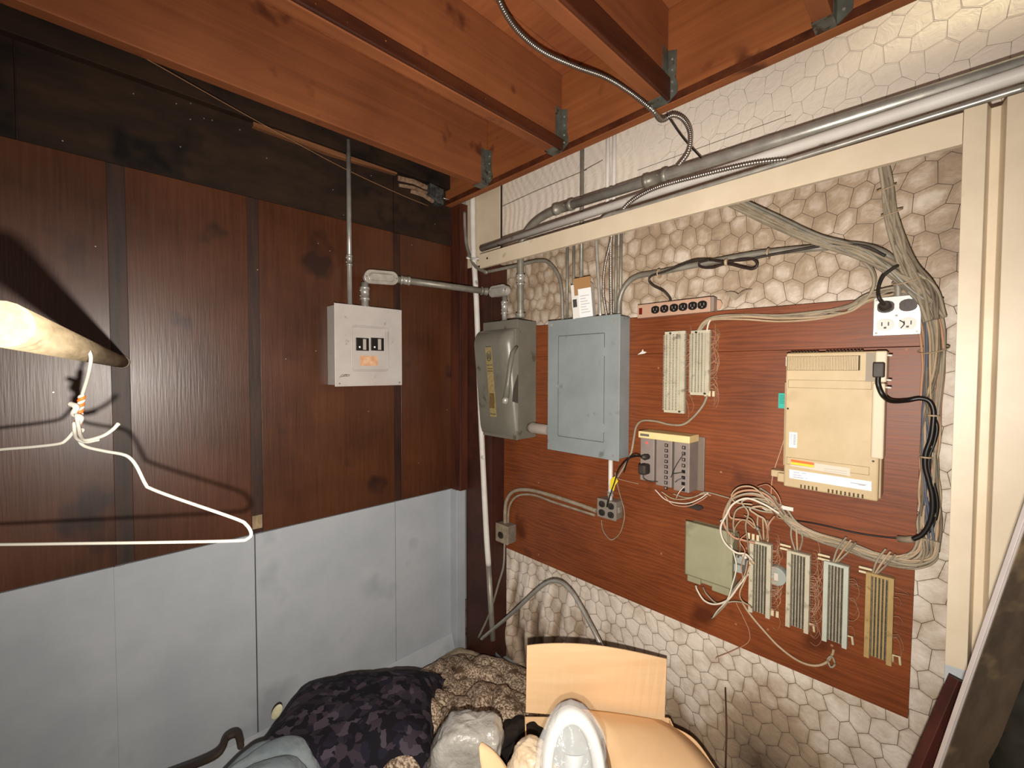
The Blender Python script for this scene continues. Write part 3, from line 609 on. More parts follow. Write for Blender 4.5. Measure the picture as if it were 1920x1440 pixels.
p = W(1047, 724, -.107); mb = MB().tube([Vector((p.x+.010*math.cos(q), -.1075, p.z+.012*math.sin(q))) for q in [2*PI*i/20 for i in range(21)]], .0025, 6); mb.cyl((p.x, -.106, p.z), (p.x, -.108, p.z), .008, 12); part('latch', mb, PGRN, dr)
for x, z in ((X0+.02, Z0+.02), (X1-.025, Z0+.02), (X0+.02, Z1-.02), (X1-.025, Z1-.03)):
    mb = MB().cyl((x, -.1045, z), (x, -.107, z), .006, 12); mb.box((x-.005, -.1075, z-.0008), (x+.005, -.1068, z+.0008)); part('cover_screw', mb, BRIGHT, cv)
pb = W(1145, 866, -.055)
t = thing('drop_conduit', 'short vertical conduit between the large panel and the four way outlet', 'conduit', pb)
part('pipe', MB().tube([(pb.x, -.055, 1.252), (pb.x, -.055, W(1145, 940, -.055).z)], .0095, 12), WPIPE, t)
coupling((pb.x, -.055, W(1145, 925, -.055).z), (0, 0, 1), .0125, .02, BRIGHT, t, False)
# paper box on top of the panel
a = W(1083, 532, -.03)
t = thing('paper_box', 'small torn paper carton standing on top of the large panel', 'box', (.86, -.06, 1.848))
MP = Matrix.Translation((.845, -.066, 1.8485)) @ Matrix.Rotation(-.10, 4, 'Y') @ Matrix.Rotation(.35, 4, 'Z')
mb = MB(); mb.M = MP; mb.box((-.045, -.028, 0), (.045, .024, .15)); part('carton', mb, PAP, t, .001)
mb = MB(); mb.M = MP; mb.box((-.030, -.031, .10), (.046, -.0285, .175)); part('brown_flap', mb, CDBE, t, .0005)
mb = MB(); mb.M = MP; mb.box((-.012, -.0335, 0), (.046, -.0315, .125)); lf = part('leaflet', mb, WHL, t)
mb = MB(); mb.M = MP
for k in range(7): mb.box((-.004, -.0342, .02+k*.012), (.036-.008*(k % 3), -.0336, .0222+k*.012))
part('print', mb, mat('pale_ink', '9a9a98', rough=.8), lf)
mb = MB(); mb.M = MP; mb.box((-.040, -.0288, .05), (-.022, -.0282, .085)); part('dark_print', mb, INK, t)

def outlet_face(parent, c, u, v, n_, s=1., m=DKBR, name='outlet'):
    c = Vector(c); u = Vector(u); v = Vector(v); n_ = Vector(n_); mb = MB()
    P = [(.0165*s*math.cos(a), .0145*s*math.sin(a)) for a in [2*PI*i/16 for i in range(16)]]
    P = [(max(-.0155*s, min(.0155*s, p[0]*1.1)), p[1]) for p in P]
    mb.prism(P, lambda a, b, w_: c+u*a+v*b+n_*w_, 0, .003); o = part(name, mb, m, parent, .0005)
    mb = MB()
    for du, dv, ww, hh in ((-.006, .002, .0012, .0045), (.006, .002, .0012, .0045), (0, -.007, .0025, .0022)):
        mb.prism([(du-ww, dv-hh), (du+ww, dv-hh), (du+ww, dv+hh), (du-ww, dv+hh)], lambda a, b, w_: c+u*a*s+v*b*s+n_*w_, .003, .0035)
    part('slots', mb, BLK if m is not BLK else HUBM, o); return o
UX, UZ, NY = (1, 0, 0), (0, 0, 1), (0, -1, 0)
# small outlet in the corner
t = thing('corner_outlet', 'small dusty grey outlet box low beside the corner pipe', 'outlet', W(949, 1020, -.05))
a = W(930, 998, -.085); c = W(951, 998, -.085); zt_ = W(940, 984, -.085).z; zb_ = W(940, 1017, -.085).z
bx('box', (a.x, -.083, zb_), (c.x+.004, -.0205, zt_), mat('dusty_grey_box', '6a6055', '83786b', .7, scale=(30, 30, 30)), t, .004)
bx('cover', (a.x-.002, -.087, zb_-.002), (c.x+.006, -.083, zt_+.002), DUSTP, t, .002)
outlet_face(t, ((a.x+c.x)/2-.004, -.087, (zb_+zt_)/2-.008), UX, UZ, NY, 1.25, BLKD)
# four way outlet
t = thing('four_way_outlet', 'grey four way outlet box hanging under the large panel', 'outlet', W(1140, 980, -.05))
a = W(1120, 933, -.075); c = W(1153, 978, -.075)
Q0, Q1, R0, R1 = a.x, c.x+.006, c.z+.002, a.z
bx('box', (Q0+.002, -.073, R0+.002), (Q1-.002, -.0205, R1-.002), GALVD, t, .003); bx('cover', (Q0, -.077, R0), (Q1, -.073, R1), mat('dusty_cover', '7c756b', rough=.6), t, .002)
for sx in (.27, .74):
    for sz in (.27, .73): outlet_face(t, (Q0+(Q1-Q0)*sx, -.077, R0+(R1-R0)*sz), UX, UZ, NY, .95, BLKD)
bx('knockout', (Q1-.002, -.06, R0+.03), (Q1+.003, -.035, R0+.055), GALV, t, .002)
p = W(1149, 905, -.07)
mb = MB().prism([(-.014, -.03), (.006, -.034), (.012, -.01), (.028, .012), (.012, .03), (-.002, .02), (-.012, .01)], lambda u, v, w_: Vector((p.x+u, p.y-w_-.1*u, p.z+v)), 0, .0012)
tag(part('yellow_tag', mb, YEL), 'bright yellow tag wrapped round the short conduit above the four way outlet', 'tag')
part('cord', MB().tube(spl(wpts([(1140, 938, -.095), (1138, 950, -.1), (1145, 925, -.1), (1152, 905, -.09), (1160, 880, -.085), (1175, 862, -.09), (1190, 856, -.11), (1207, 856, -.12)], -.09), 8), .0028, 8), BLK, bpy.data.objects['four_way_outlet'])
part('thin_cord', MB().tube(spl(wpts([(1128, 975, -.08), (1130, 992, -.07), (1138, 1006, -.05), (1148, 1012, -.03), (1162, 1000, -.03), (1170, 975, -.03), (1170, 955, -.035), (1163, 930, -.05), (1157, 905, -.07), (1153, 885, -.07)], -.05), 8), .0022, 6), DUSTP, bpy.data.objects['four_way_outlet'])

# square outlet top right
t = thing('square_outlet_box', 'square metal outlet box with brown and white receptacles high on the right', 'outlet', W(1683, 626, -.05))
a = W(1638, 556, -.06); c = W(1727, 627, -.06)
Q0, Q1, R0, R1 = a.x, c.x, c.z, a.z-.004
bx('box', (Q0+.003, -.058, R0+.003), (Q1-.003, -.0205, R1-.003), GALV, t, .003); bx('cover_plate', (Q0, -.0625, R0), (Q1, -.058, R1), mat('chromed_plate', 'b9bab6', 'cfd0cb', .3, .6, scale=(20, 20, 20)), t, .002)
for sx in (.27, .73):
    outlet_face(t, (Q0+(Q1-Q0)*sx, -.0625, R0+(R1-R0)*.74), UX, UZ, NY, 1.15, DKBR)
    outlet_face(t, (Q0+(Q1-Q0)*sx, -.0625, R0+(R1-R0)*.28), UX, UZ, NY, 1.15, WHT)
p = W(1690, 607, -.067); mb = MB().cyl(((Q0+Q1)/2, -.0625, (R0+R1)/2), ((Q0+Q1)/2, -.0655, (R0+R1)/2), .003, 8)
for x in (Q0+.008, Q1-.008):
    for z in (R0+.008, R1-.008): mb.cyl((x, -.0625, z), (x, -.065, z), .003, 8)
part('screw', mb, GALVD, t)
mb = MB().tube(spl([(p.x-.004, -.0665, p.z+.01), (p.x+.006, -.067, p.z), (p.x-.001, -.067, p.z-.012)], 6), .0014, 6); part('wire_tie', mb, BLK, t)
pc = (Q0+(Q1-Q0)*.27, -.0662, R0+(R1-R0)*.74)
t2 = thing('black_power_cord', 'black plugged in power cord rising from the square outlet box', 'cord', pc)
part('plug', MB().tube([pc, (pc[0], -.085, pc[2]), (pc[0], -.098, pc[2]+.003)], .014, 12, lambda i, m: (.014, .014, .009)[i]), BLKD, t2)
part('cord', MB().tube(spl([(pc[0], -.095, pc[2]+.002), (pc[0]-.01, -.112, pc[2]+.02)]+wpts([(1647, 540, -.10), (1656, 518, -.09), (1676, 502, -.08), (1683, 498, -.07)], -.1), 8), .0045, 8), BLKD, t2)

# power strip
t = thing('power_strip', 'pinkish beige power strip with six black outlets above the punch blocks', 'power strip', W(1266, 600, -.04))
a = W(1195, 584, -.055); b2 = W(1338, 570, -.055); ang = 0
mb = MB(); zc = (a.z+b2.z)/2; hh = .0265
bx('housing', (a.x, -.055, zc-hh), (b2.x-.012, -.0205, zc+hh), PINK, t, .002)
bx('end_cap', (b2.x-.012, -.0545, zc-hh+.001), (b2.x, -.0205, zc+hh-.001), mat('grey_end', '8d7d72', rough=.5), t, .002)
mb = MB().prism([(b2.x, zc-.018), (b2.x+.012, zc-.014), (b2.x+.018, zc), (b2.x+.012, zc+.014), (b2.x, zc+.018)], lambda u, v, w_: Vector((u, w_, v)), -.024, -.0205); part('mounting_ear', mb, PINK, t)
bx('rocker_switch', (a.x+.008, -.0575, zc-.013), (a.x+.022, -.055, zc+.013), mat('dark_red', '6b160e', rough=.4), t, .001)
for px in (1229, 1246, 1264, 1281, 1299, 1317):
    q = W(px, 575, -.055); outlet_face(t, (q.x, -.055, zc), UX, UZ, NY, 1.05, BLK)
part('cord', MB().tube(spl([W(1258, 564, -.05), W(1254, 556, -.05), W(1243, 545, -.055), W(1224, 535, -.06), W(1217, 525, -.062), W(1224, 516, -.065), W(1250, 508, -.066), W(1290, 492, -.066), W(1315, 487, -.066), W(1360, 489, -.066), W(1400, 487, -.066), W(1440, 479, -.066), W(1500, 468, -.066), W(1560, 459, -.066), W(1620, 462, -.066), W(1660, 480, -.068)], 8), .0042, 8), BLKD, t)
t = thing('cord_loop', 'folded loop of black cord tied with a band on the grey conduit', 'cord', W(1362, 490, -.075))
part('loop', MB().tube(spl([W(*p, -.075) for p in ((1330, 487), (1312, 492), (1314, 500), (1335, 502), (1362, 495), (1395, 502), (1412, 504), (1420, 496), (1412, 486), (1390, 486), (1362, 491), (1330, 487))], 8), .0042, 8), mat('brown_black_cord', '2b1d1a', rough=.5), t)
q = W(1362, 492, -.075); part('band', MB().cyl(q+Vector((-.004, 0, -.0)), q+Vector((.004, 0, 0)), .012, 10), CABT, t)
for px, py in ((1236, 513), (1441, 476)):
    q = W(px, py, -.052); tag(part('cable_tie', MB().cyl(q+Vector((-.002, 0, 0)), q+Vector((.002, 0, 0)), .0185, 12), CABT), 'pale tie round the arching conduit '+('near the power strip cord' if px < 1300 else 'right of the folded cord loop'), 'cable tie')

# punch-down blocks
def punch(px0, py0, px1, py1, Y, label, m, lower, clips, wires=0):
    a = W(px0, py0, Y); c = W(px1, py1, Y); x0, x1, z0, z1 = a.x, c.x, c.z, a.z
    t = thing('punch_down_block', label, 'terminal block', ((x0+x1)/2, Y, z0))
    wd = x1-x0
    bx('bracket', (x0+.006, Y+.018, z0+.004), (x1-.006, -.0205, z1-.004), mat('pale_bracket', '8c7f6e', rough=.6), t, .001)
    bx('body', (x0, Y+.006, z0), (x1, Y+.018, z1), m, t, .001)
    if lower:
        bx('recess', (x0+wd*.18, Y+.003, z0+.003), (x1-wd*.18, Y+.006, z1-.003), GAPM, t)
        for s in (0, 1): bx('side_rail', (x0+wd*(.0 if s == 0 else .8), Y-.006, z0-.004), (x0+wd*(.2 if s == 0 else 1.), Y+.006, z1), m, t, .001)
        mb = MB()
        for s in (.27, .4, .53, .66): mb.box((x0+wd*s, Y-.003, z0+.006), (x0+wd*(s+.055), Y+.004, z1-.004))
        part('terminal_ridges', mb, mat('dusty_ridges', '8a8371', 'a59d89', .7, scale=(60, 60, 60)) if m is not BLKT else m, t, label='long upright terminal ridges')
        mb = MB(); n = 50
        for k in range(n):
            z = z0+.005+(z1-z0-.01)*k/n
            for s in (.25, .34, .47, .60, .73): mb.box((x0+wd*s, Y-.0045, z), (x0+wd*(s+.03), Y+.003, z+.0016))
        o = part('terminal_clips', mb, PIN, t); o['kind'] = 'stuff'
        bx('end_bar', (x0, Y-.004, z1-.006), (x1, Y+.006, z1+.002), m, t, .001)
    else:
        mb = MB(); n = 50
        for k in range(n):
            z = z0+.010+(z1-z0-.02)*k/n
            mb.box((x0-.002, Y, z), (x0+wd*.78, Y+.007, z+.0026)); mb.box((x0+wd*.82, Y-.001, z), (x1+.001, Y+.007, z+.0026))
        o = part('fanning_teeth', mb, m, t); o['kind'] = 'stuff'
        mb = MB()
        for k in range(n):
            z = z0+.0125+(z1-z0-.02)*k/n
            for s in (.12, .30, .46, .62): mb.box((x0+wd*s, Y-.003, z-.001), (x0+wd*(s+.05), Y+.001, z+.001))
        o = part('terminal_clips', mb, PIN, t); o['kind'] = 'stuff'
        for z, s in ((z1-.007, .3), (z0+.007, .8)): part('mounting_screw', MB().cyl((x0+wd*s, Y+.006, z), (x0+wd*s, Y-.001, z), .0035, 8), BLKD, t)
    for (ox, oz, tp) in clips:
        p = W(ox, oz, Y+.012); mb = MB()
        if tp == 'U': mb.tube([p+Vector((-.008, 0, -.016)), p+Vector((-.008, -.004, .004)), p+Vector((.006, -.004, .006)), p+Vector((.008, 0, -.018))], .0035, 5)
        elif tp == 'H':
            for dz in (-.006, .006): mb.box(p+Vector((-.016, 0, dz-.003)), p+Vector((.014, -.006, dz+.003)))
        else:
            for dx in (-.014, 0, .014): mb.box(p+Vector((dx-.004, 0, -.010)), p+Vector((dx+.004, -.006, .010)))
        part('standoff_clip', mb, IVO, t, .0008)
    if wires:
        mb = MB(); rr = random.Random(px0)
        for k in range(wires):
            z = z0+(z1-z0)*rr.uniform(.08, .97); z2 = z+rr.uniform(-.08, .08); dx = rr.uniform(.012, .032)
            mb.tube(spl([(x1-.002, Y+.004, z), (x1+dx*.6, Y+.004, z+.004), (x1+dx, Y+.015, (z+z2)/2), (x1+dx*.5, Y+.03, z2), (x1-.004, Y+.04, z2)], 4), .0007, 4)
        o = part('jumper_wires', mb, CABP, t); o['kind'] = 'stuff'
    return t
punch(1245, 622, 1281, 776, -.062, 'longer ivory punch down block with no cables, left of the upper pair', BLKW, False, [], 22)
punch(1294, 620, 1328, 742, -.062, 'shorter ivory punch down block fed from above, right of the upper pair', BLKW, False, [(1331, 738, 'T')], 40)
punch(1406, 1013, 1444, 1158, -.06, 'dusty punch down block nearest the khaki box, tangled in thin wires', BLKW, True, [(1413, 1006, 'T'), (1449, 1148, 'T')], 46)
punch(1476, 1032, 1516, 1186, -.06, 'dusty grey punch down block, second from the khaki box', BLKW, True, [(1474, 1026, 'H'), (1521, 1172, 'U')], 46)
punch(1545, 1052, 1588, 1214, -.06, 'pale blue grey punch down block, third from the khaki box', mat('pale_block', 'b0b4a6', 'bdc0b2', .55, scale=(12, 12, 12)), True, [(1546, 1045, 'H'), (1593, 1195, 'U')], 6)
punch(1624, 1073, 1672, 1246, -.06, 'tan yellowed punch down block at the far right of the lower row', BLKT, True, [(1624, 1069, 'H'), (1681, 1232, 'U')], 6)

# ---------------------------------------------------------------- beige telephone switching cabinet
Y = -.105
def WX_(px, py): q = W(px, py, Y); return q.x, q.z
t = thing('phone_system_cabinet', 'large beige telephone cabinet with vents and labels right of centre on the backboard', 'phone cabinet', W(1550, 940, Y))
x0, z1 = WX_(1474, 662); x1 = W(1650, 800, Y).x; z0 = W(1650, 942, Y).z; z1 -= .0
bx('back_case', (x0+.006, -.085, z0+.004), (x1+.004, -.0205, z1-.004), mat('beige_case', 'b09c7c', 'bba888', .5, scale=(9, 9, 9)), t, .004)
fr = part('front_shell', MB().box((x0, Y, z0), (x1, -.084, z1)), PBXM, t, .005)
mb = MB()
for k in range(46):
    x = x0+.006+(x1-x0-.055)*k/46; mb.box((x, Y-.0035, z1-.052), (x+.0028, Y+.001, z1-.012))
part('vent_ribs', mb, PBXM, fr)['kind'] = 'stuff'; mb = MB().box((x0+.004, Y-.0008, z1-.053), (x1-.046, Y+.001, z1-.011)); part('vent_recess', mb, PBXD, fr)
mb = MB()
for k in range(22):
    x = x0+.012+(x1-x0-.05)*k/22
    if k in (9, 10): continue
    mb.box((x, Y+.002, z1-.002), (x+.005, -.09, z1+.0035))
for k in range(16):
    x = x0+.045+(x1-x0-.07)*k/16
    if k in (5, 6): continue
    mb.box((x, Y-.0008, z0+.003), (x+.004, -.088, z0+.014))
o = part('slot_row', mb, PBXD, fr); o['kind'] = 'stuff'
mb = MB()
for za, zb in ((z1-.105, z1-.082), (z0+.092, z0+.070)):
    P = [(x0+.008, za), (x1-.02, za), (x1-.02, zb), (x0+.008, zb)]
    for i in range(4): mb.tube([Vector((P[i][0], Y-.0003, P[i][1])), Vector((P[(i+1) % 4][0], Y-.0003, P[(i+1) % 4][1]))], .0007, 4)
part('panel_line', mb, mat('beige_groove', '8e7a56', rough=.7), fr)
mb = MB().cyl((x0+.008, Y-.001, z1-.17), (x0+.008, Y, z1-.17), .003, 8); mb.cyl((x1-.012, Y-.001, z0+.11), (x1-.012, Y, z0+.11), .003, 8); part('screw_hole', mb, BLK, fr)
# grey power corner and cable cover on the right
a = W(1624, 660, Y-.002); c = W(1641, 716, Y-.002)
bx('power_recess', (a.x, Y-.0015, c.z), (a.x+.03, Y+.001, z1-.004), mat('warm_grey_plate', '8b7e6a', rough=.5), fr)
xr0 = W(1640, 700, Y-.004).x; xr1 = W(1668, 700, -.09).x
t1 = bx('power_supply_cover', (xr0, Y-.008, z1-.085), (xr1-.004, -.06, z1), PBXL, t, .004)
t3 = bx('side_cover', (xr0-.004, Y-.006, z0+.118), (xr1-.006, -.06, z1-.087), PBXL, t, .004)
mb = MB()
for z in (z1-.012, z1-.078, z1-.098): mb.tube([(xr1-.006, Y, z), (xr1+.006, Y-.002, z-.001)], .0028, 6)
part('cover_tab', mb, WHT, t1)
# labels
def lab(name, px0, py0, px1, py1, m, parent=fr, dy=.0012):
    a = W(px0, py0, Y-dy); c = W(px1, py1, Y-dy); return bx(name, (a.x, Y-dy, c.z), (c.x, Y+.0005, a.z), m, parent)
def qlab(name, pp, m, dy=.0012, parent=fr):
    P = [W(x, y, Y-dy) for x, y in pp]; mb = MB().prism([(p.x, p.z) for p in P], lambda u, v, w_: Vector((u, w_, v)), Y-dy, Y+.0005); return part(name, mb, m, parent)
qlab('orange_sticker', [(1483, 861), (1526, 868), (1526, 872), (1483, 865.5)], ORL); qlab('orange_sticker', [(1483, 866), (1526, 872.5), (1526, 876.5), (1483, 870)], YLL, label if False else .0012)
qlab('grey_sticker', [(1527, 868), (1594, 878), (1594, 893), (1481, 873), (1481, 871), (1527, 877)], GRL)
wl_ = qlab('white_sticker', [(1480, 880), (1634, 903), (1634, 921), (1480, 896)], WHL)
mb = MB()
for px, py, l_ in ((1487, 885, 12), (1503, 887, 8), (1487, 890, 16), (1487, 894, 20), (1510, 897, 3), (1595, 905, 30), (1610, 909, 12)):
    a = W(px, py, Y-.0016); c = W(px+l_, py, Y-.0016); mb.box((a.x, Y-.0016, a.z-.0008), (c.x, Y-.001, a.z+.0008))
for k in range(3):
    a = W(1545, 876+k*4, Y-.0016); c = W(1588, 876+k*4, Y-.0016); mb.box((a.x, Y-.0016, a.z-.004), (c.x, Y-.001, a.z-.0034))
part('printed_lines', mb, mat('grey_ink', '8a8a90', rough=.8), wl_)
st = lab('barcode_sticker', 1480, 810, 1494, 840, WHL)
mb = MB(); a = W(1481, 812, Y)
for k in range(9): mb.box((a.x+.002, Y-.0018, a.z-.004-k*.0034), (a.x+.0075, Y-.001, a.z-.0028-k*.0034)); mb.box((a.x+.010, Y-.0018, a.z-.005-k*.0036), (a.x+.016, Y-.001, a.z-.003-k*.0036))
part('barcode', mb, mat('grey_ink', '8a8a90'), st)
a = W(1446, 893, -.07)
mb = MB().box((a.x, -.075, z0+.018), (x0+.02, -.03, z0+.040)); mb.box((a.x+.022, -.09, z0+.008), (x0+.03, -.04, z0+.036)); part('cable_outlet_foot', mb, PBXM, t, .003)
bx('side_rail', (x0-.008, -.08, z0+.06), (x0+.004, -.0205, z1-.09), mat('beige_case', 'b09c7c'), t, .002)
bx('side_clip', (x0-.007, -.08, z1-.04), (x0+.001, -.06, z1-.010), WHT, t, .001)
a = W(1460, 737, -.035); c = W(1476, 766, -.035)
tg = bx('teal_tag', (a.x, -.036, c.z), (x0-.002, -.034, a.z), TEAL, t)
mb = MB()
for k in range(6): mb.box((a.x+.003, -.0365, a.z-.008-k*.005), (x0-.010, -.036, a.z-.0065-k*.005))
part('tag_print', mb, mat('dark_teal_ink', '15695e'), tg)
# its power cord
q = W(1647, 695, Y-.02)
t = thing('cabinet_power_cord', 'thick black power cord plugged into the beige cabinet and hanging down its right side', 'cord', q)
bx('plug', (q.x-.011, Y-.034, q.z-.018), (q.x+.013, Y-.0085, q.z+.022), BLKD, t, .003)
part('cord', MB().tube(spl([(q.x, Y-.022, q.z-.015), W(1647, 722, Y-.02), W(1656, 742, Y-.02), W(1672, 752, -.09), W(1700, 751, -.06), W(1724, 747, -.055), W(1742, 752, -.055), W(1750, 768, -.055), W(1750, 790, -.055), W(1746, 820, -.055), W(1736, 850, -.055), W(1735, 875, -.055), W(1741, 900, -.055), W(1748, 930, -.055), W(1748, 960, -.055), W(1741, 985, -.055), W(1728, 1003, -.055), W(1712, 1011, -.055)], 8), .0062, 10), BLK, t)
part('cord_end', MB().tube([W(1712, 1011, -.055), W(1700, 1012, -.05), W(1684, 1010, -.045)], .009, 8), DUSTP, t)
for px, py in ((1750, 779), (1736, 857)):
    q2 = W(px, py, -.052); part('tie_wrap', MB().cyl(q2+Vector((0, 0, -.002)), q2+Vector((0, 0, .002)), .013, 10), CABT, t)
pipe('second_black_cord', wpts([(1748, 775), (1757, 800), (1752, 830), (1743, 855), (1742, 880), (1750, 905), (1757, 935), (1757, 960), (1750, 985), (1738, 1002)], -.045), .0042, BLK, 'thinner black cord running just outside the thick one on the right', 'cord')
pipe('thin_black_cord', wpts([(1475, 976), (1500, 977), (1540, 984), (1600, 998), (1650, 1006), (1684, 1009)], -.03), .0025, BLK, 'thin black cord crossing the backboard under the beige cabinet', 'cord')

# ---------------------------------------------------------------- taupe modular unit
Y = -.105
mpu = t = thing('modular_phone_unit', 'taupe three module phone unit with yellowed top cap and red lamp', 'phone unit', W(1250, 930, Y))
a = W(1201, 803, Y); x0 = a.x; x1 = W(1293, 850, Y).x
zt = W(1201, 818, Y).z; zb = W(1291, 925, Y).z
bx('base_plate', (x0+.03, -.03, zb-.004), (x1+.022, -.0205, zt+.012), mat('translucent_taupe', '75675c', rough=.4), t, .002)
mods = [(0, .30, .0), (.335, .66, .004), (.70, 1., .006)]
for k, (u0, u1, dd) in enumerate(mods):
    zz = zb+(.014, .006, 0)[k]
    md = bx('module', (x0+(x1-x0)*u0, Y, zz), (x0+(x1-x0)*u1, -.031, zt), HUBM, t, .003)
    if k:
        n = (9, 8)[k-1]; xc = x0+(x1-x0)*(u1-.11)
        for q in range(n):
            z = zt-.022-q*(.0200 if k == 1 else .0218)
            mb = MB().box((xc-.0065, Y-.001, z-.006), (xc+.0065, Y+.001, z+.006)); jk = part('jack', mb, BLK, md)
            if k == 1 or q in (0, 1, 2, 3): mb = MB().box((xc-.003, Y-.003, z-.003), (xc+.003, Y-.001, z+.004)); part('jack_plug', mb, HUBM, jk)
    if k < 2: bx('gap_strip', (x0+(x1-x0)*u1, Y+.006, zz+.003), (x0+(x1-x0)*mods[k+1][0], -.035, zt), HUBD, t)
    if k == 0:
        p = W(1213, 830, Y); part('red_lamp', MB().cyl((p.x, Y, p.z), (p.x, Y-.003, p.z), .0035, 12), mat('lit_red_led', 'ff3a30', rough=.3, emit=('ff2a28', 2.2)), md)
cp = bx('top_cap', (x0-.003, Y-.012, zt-.004), (x1+.004, -.035, zt+.022), YCRM, t, .003)
a = W(1206, 806, Y-.013)
mb = MB().box((x0+.006, Y-.0135, zt+.004), (x0+.043, Y-.0118, zt+.014)); lp = part('lamp_strip', mb, mat('grey_strip', '7e7a6c', rough=.5), cp)
mb = MB()
for k in range(5): mb.box((x0+.009+k*.007, Y-.0142, zt+.006), (x0+.013+k*.007, Y-.0135, zt+.012))
part('lamp_window', mb, mat('dark_window', '55524a'), lp)
p = W(1206, 879, Y-.03)
ad = thing('power_adapter', 'black cube power adapter plugged into the left module of the taupe unit', 'adapter', p)
mb = MB().box((p.x-.016, Y-.045, p.z-.022), (p.x+.016, Y-.001, p.z+.018)); part('body', mb, BLKD, ad, .008, seg=3)
mb = MB().tube(spl([(p.x, Y-.03, p.z-.02), (p.x+.003, Y-.03, p.z-.036), (p.x+.018, Y-.02, p.z-.045), (p.x+.045, Y+.0, p.z-.046)], 6), .002, 6); part('lead', mb, BLKD, ad)
p = W(1208, 857, Y-.02)
ad = thing('black_plug', 'round black plug above the cube adapter on the taupe unit', 'plug', p)
part('body', MB().tube([(p.x+.004, Y-.001, p.z), (p.x+.002, Y-.02, p.z), (p.x-.004, Y-.034, p.z+.002)], .011, 12, lambda i, m: (.011, .012, .006)[i]), BLKD, ad)
part('lead', MB().tube(spl([(p.x-.004, Y-.03, p.z+.002), W(1190, 853, Y-.05), W(1178, 862, Y-.02), W(1170, 885, -.07)], 6), .0024, 6), BLK, ad)
for i, pl in enumerate((((1246, 930), (1262, 946), (1290, 949), (1315, 938), (1326, 930)), ((1228, 918), (1250, 938), (1285, 944), (1310, 936), (1328, 924)), ((1240, 922), (1262, 935), (1290, 935), (1318, 926), (1333, 929)), ((1262, 926), (1285, 933), (1305, 931), (1322, 923), (1360, 932), (1385, 940)))):
    part('phone_wire', MB().tube(spl(wpts(pl, -.05), 8), .0024, 6), (CABP, CABW, CABT, CABG)[i], mpu)
for i, (q0, q1) in enumerate((((1284, 848), (1258, 895)), ((1281, 885), (1262, 888)), ((1282, 895), (1266, 904)), ((1283, 912), (1268, 934)))):
    part('patch_cord', MB().tube(spl([W(*q0, -.107), W((q0[0]+q1[0])/2-3, (q0[1]+q1[1])/2+1, -.125), W(*q1, -.108)], 8), .0016, 6), (BLKD, INK, CABB, CABW)[i], mpu)
mb = MB(); p = W(1300, 950, -.03)
mb.prism([(-.03, -.006), (.02, -.012), (.035, .0), (.028, .010), (-.02, .008)], lambda u, v, w_: Vector((p.x+u, -.0205-w_, p.z+v)), 0, .008)
tag(part('black_clip', mb, BLKD), 'small dark clip on the board under the wires of the taupe unit', 'clip')

# ---------------------------------------------------------------- khaki box, small terminals
Y = -.085
A0, A1, A2, A3 = W(1288, 976, Y), W(1374, 995, Y), W(1370, 1108, Y), W(1284, 1074, Y)
t = thing('khaki_junction_box', 'flat khaki plastic junction box at the left of the lower block row', 'junction box', W(1330, 1120, Y))
q4 = [(p.x, p.z) for p in (A0, A1, A2, A3)]
x0 = min(p[0] for p in q4); x1 = max(p[0] for p in q4); za = A0.z-.004; zb = A3.z
bx('lid', (x0, Y, zb-.004), (x1, Y+.02, za), KHK, t, .004); bx('base', (x0+.006, Y+.022, zb-.028), (x1-.004, -.0205, za-.008), KHK, t, .003)
bx('lower_tab', (x0+.004, Y+.012, zb-.032), (x0+.052, Y+.03, zb-.004), KHK, t, .002); bx('lower_tab', (x0+.092, Y+.012, zb-.036), (x1-.012, Y+.03, zb-.004), KHK, t, .002)
bx('lid_rim', (x0-.002, Y+.004, zb-.006), (x1+.002, Y+.007, za+.002), mat('dark_khaki_seam', '5a5844', rough=.6), t)
for px, py, l_ in ((1389, 1050, 'small grey connector between khaki box and first block, upper of two'), (1384, 1066, 'small grey connector between khaki box and first block, lower of two')):
    p = W(px, py, -.05); mb = MB().box((p.x-.014, -.055, p.z-.012), (p.x+.014, -.0205, p.z+.014)); mb.cyl((p.x, -.055, p.z), (p.x, -.057, p.z), .004, 8)
    tag(part('wire_connector', mb, mat('pale_grey_plastic', '9aa09a', rough=.5), None, .002), l_, 'connector')
p = W(1455, 1080, -.05)
t = thing('grey_wire_spool', 'round pale grey plastic disc fixed between the first and second lower blocks', 'spool', p)
part('disc', MB().cyl((p.x, -.055, p.z), (p.x, -.0205, p.z), .030, 20), mat('pale_grey_plastic', '9aa09a'), t, .002)
part('hub', MB().box((p.x-.004, -.058, p.z-.012), (p.x+.008, -.055, p.z+.012)), GRL, t, .001)
p = W(1475, 953, -.05)
mb = MB().box((p.x-.018, -.05, p.z-.006), (p.x+.018, -.047, p.z+.006)); mb.cyl((p.x+.01, -.047, p.z), (p.x+.01, -.0205, p.z), .0025, 6); mb.tube(spl([(p.x-.015, -.05, p.z), W(1440, 956, -.055), W(1425, 948, -.05)], 6), .004, 8)
tag(part('white_cable_hook', mb, WHT), 'white metal cable hook under the left foot of the beige cabinet', 'hook')

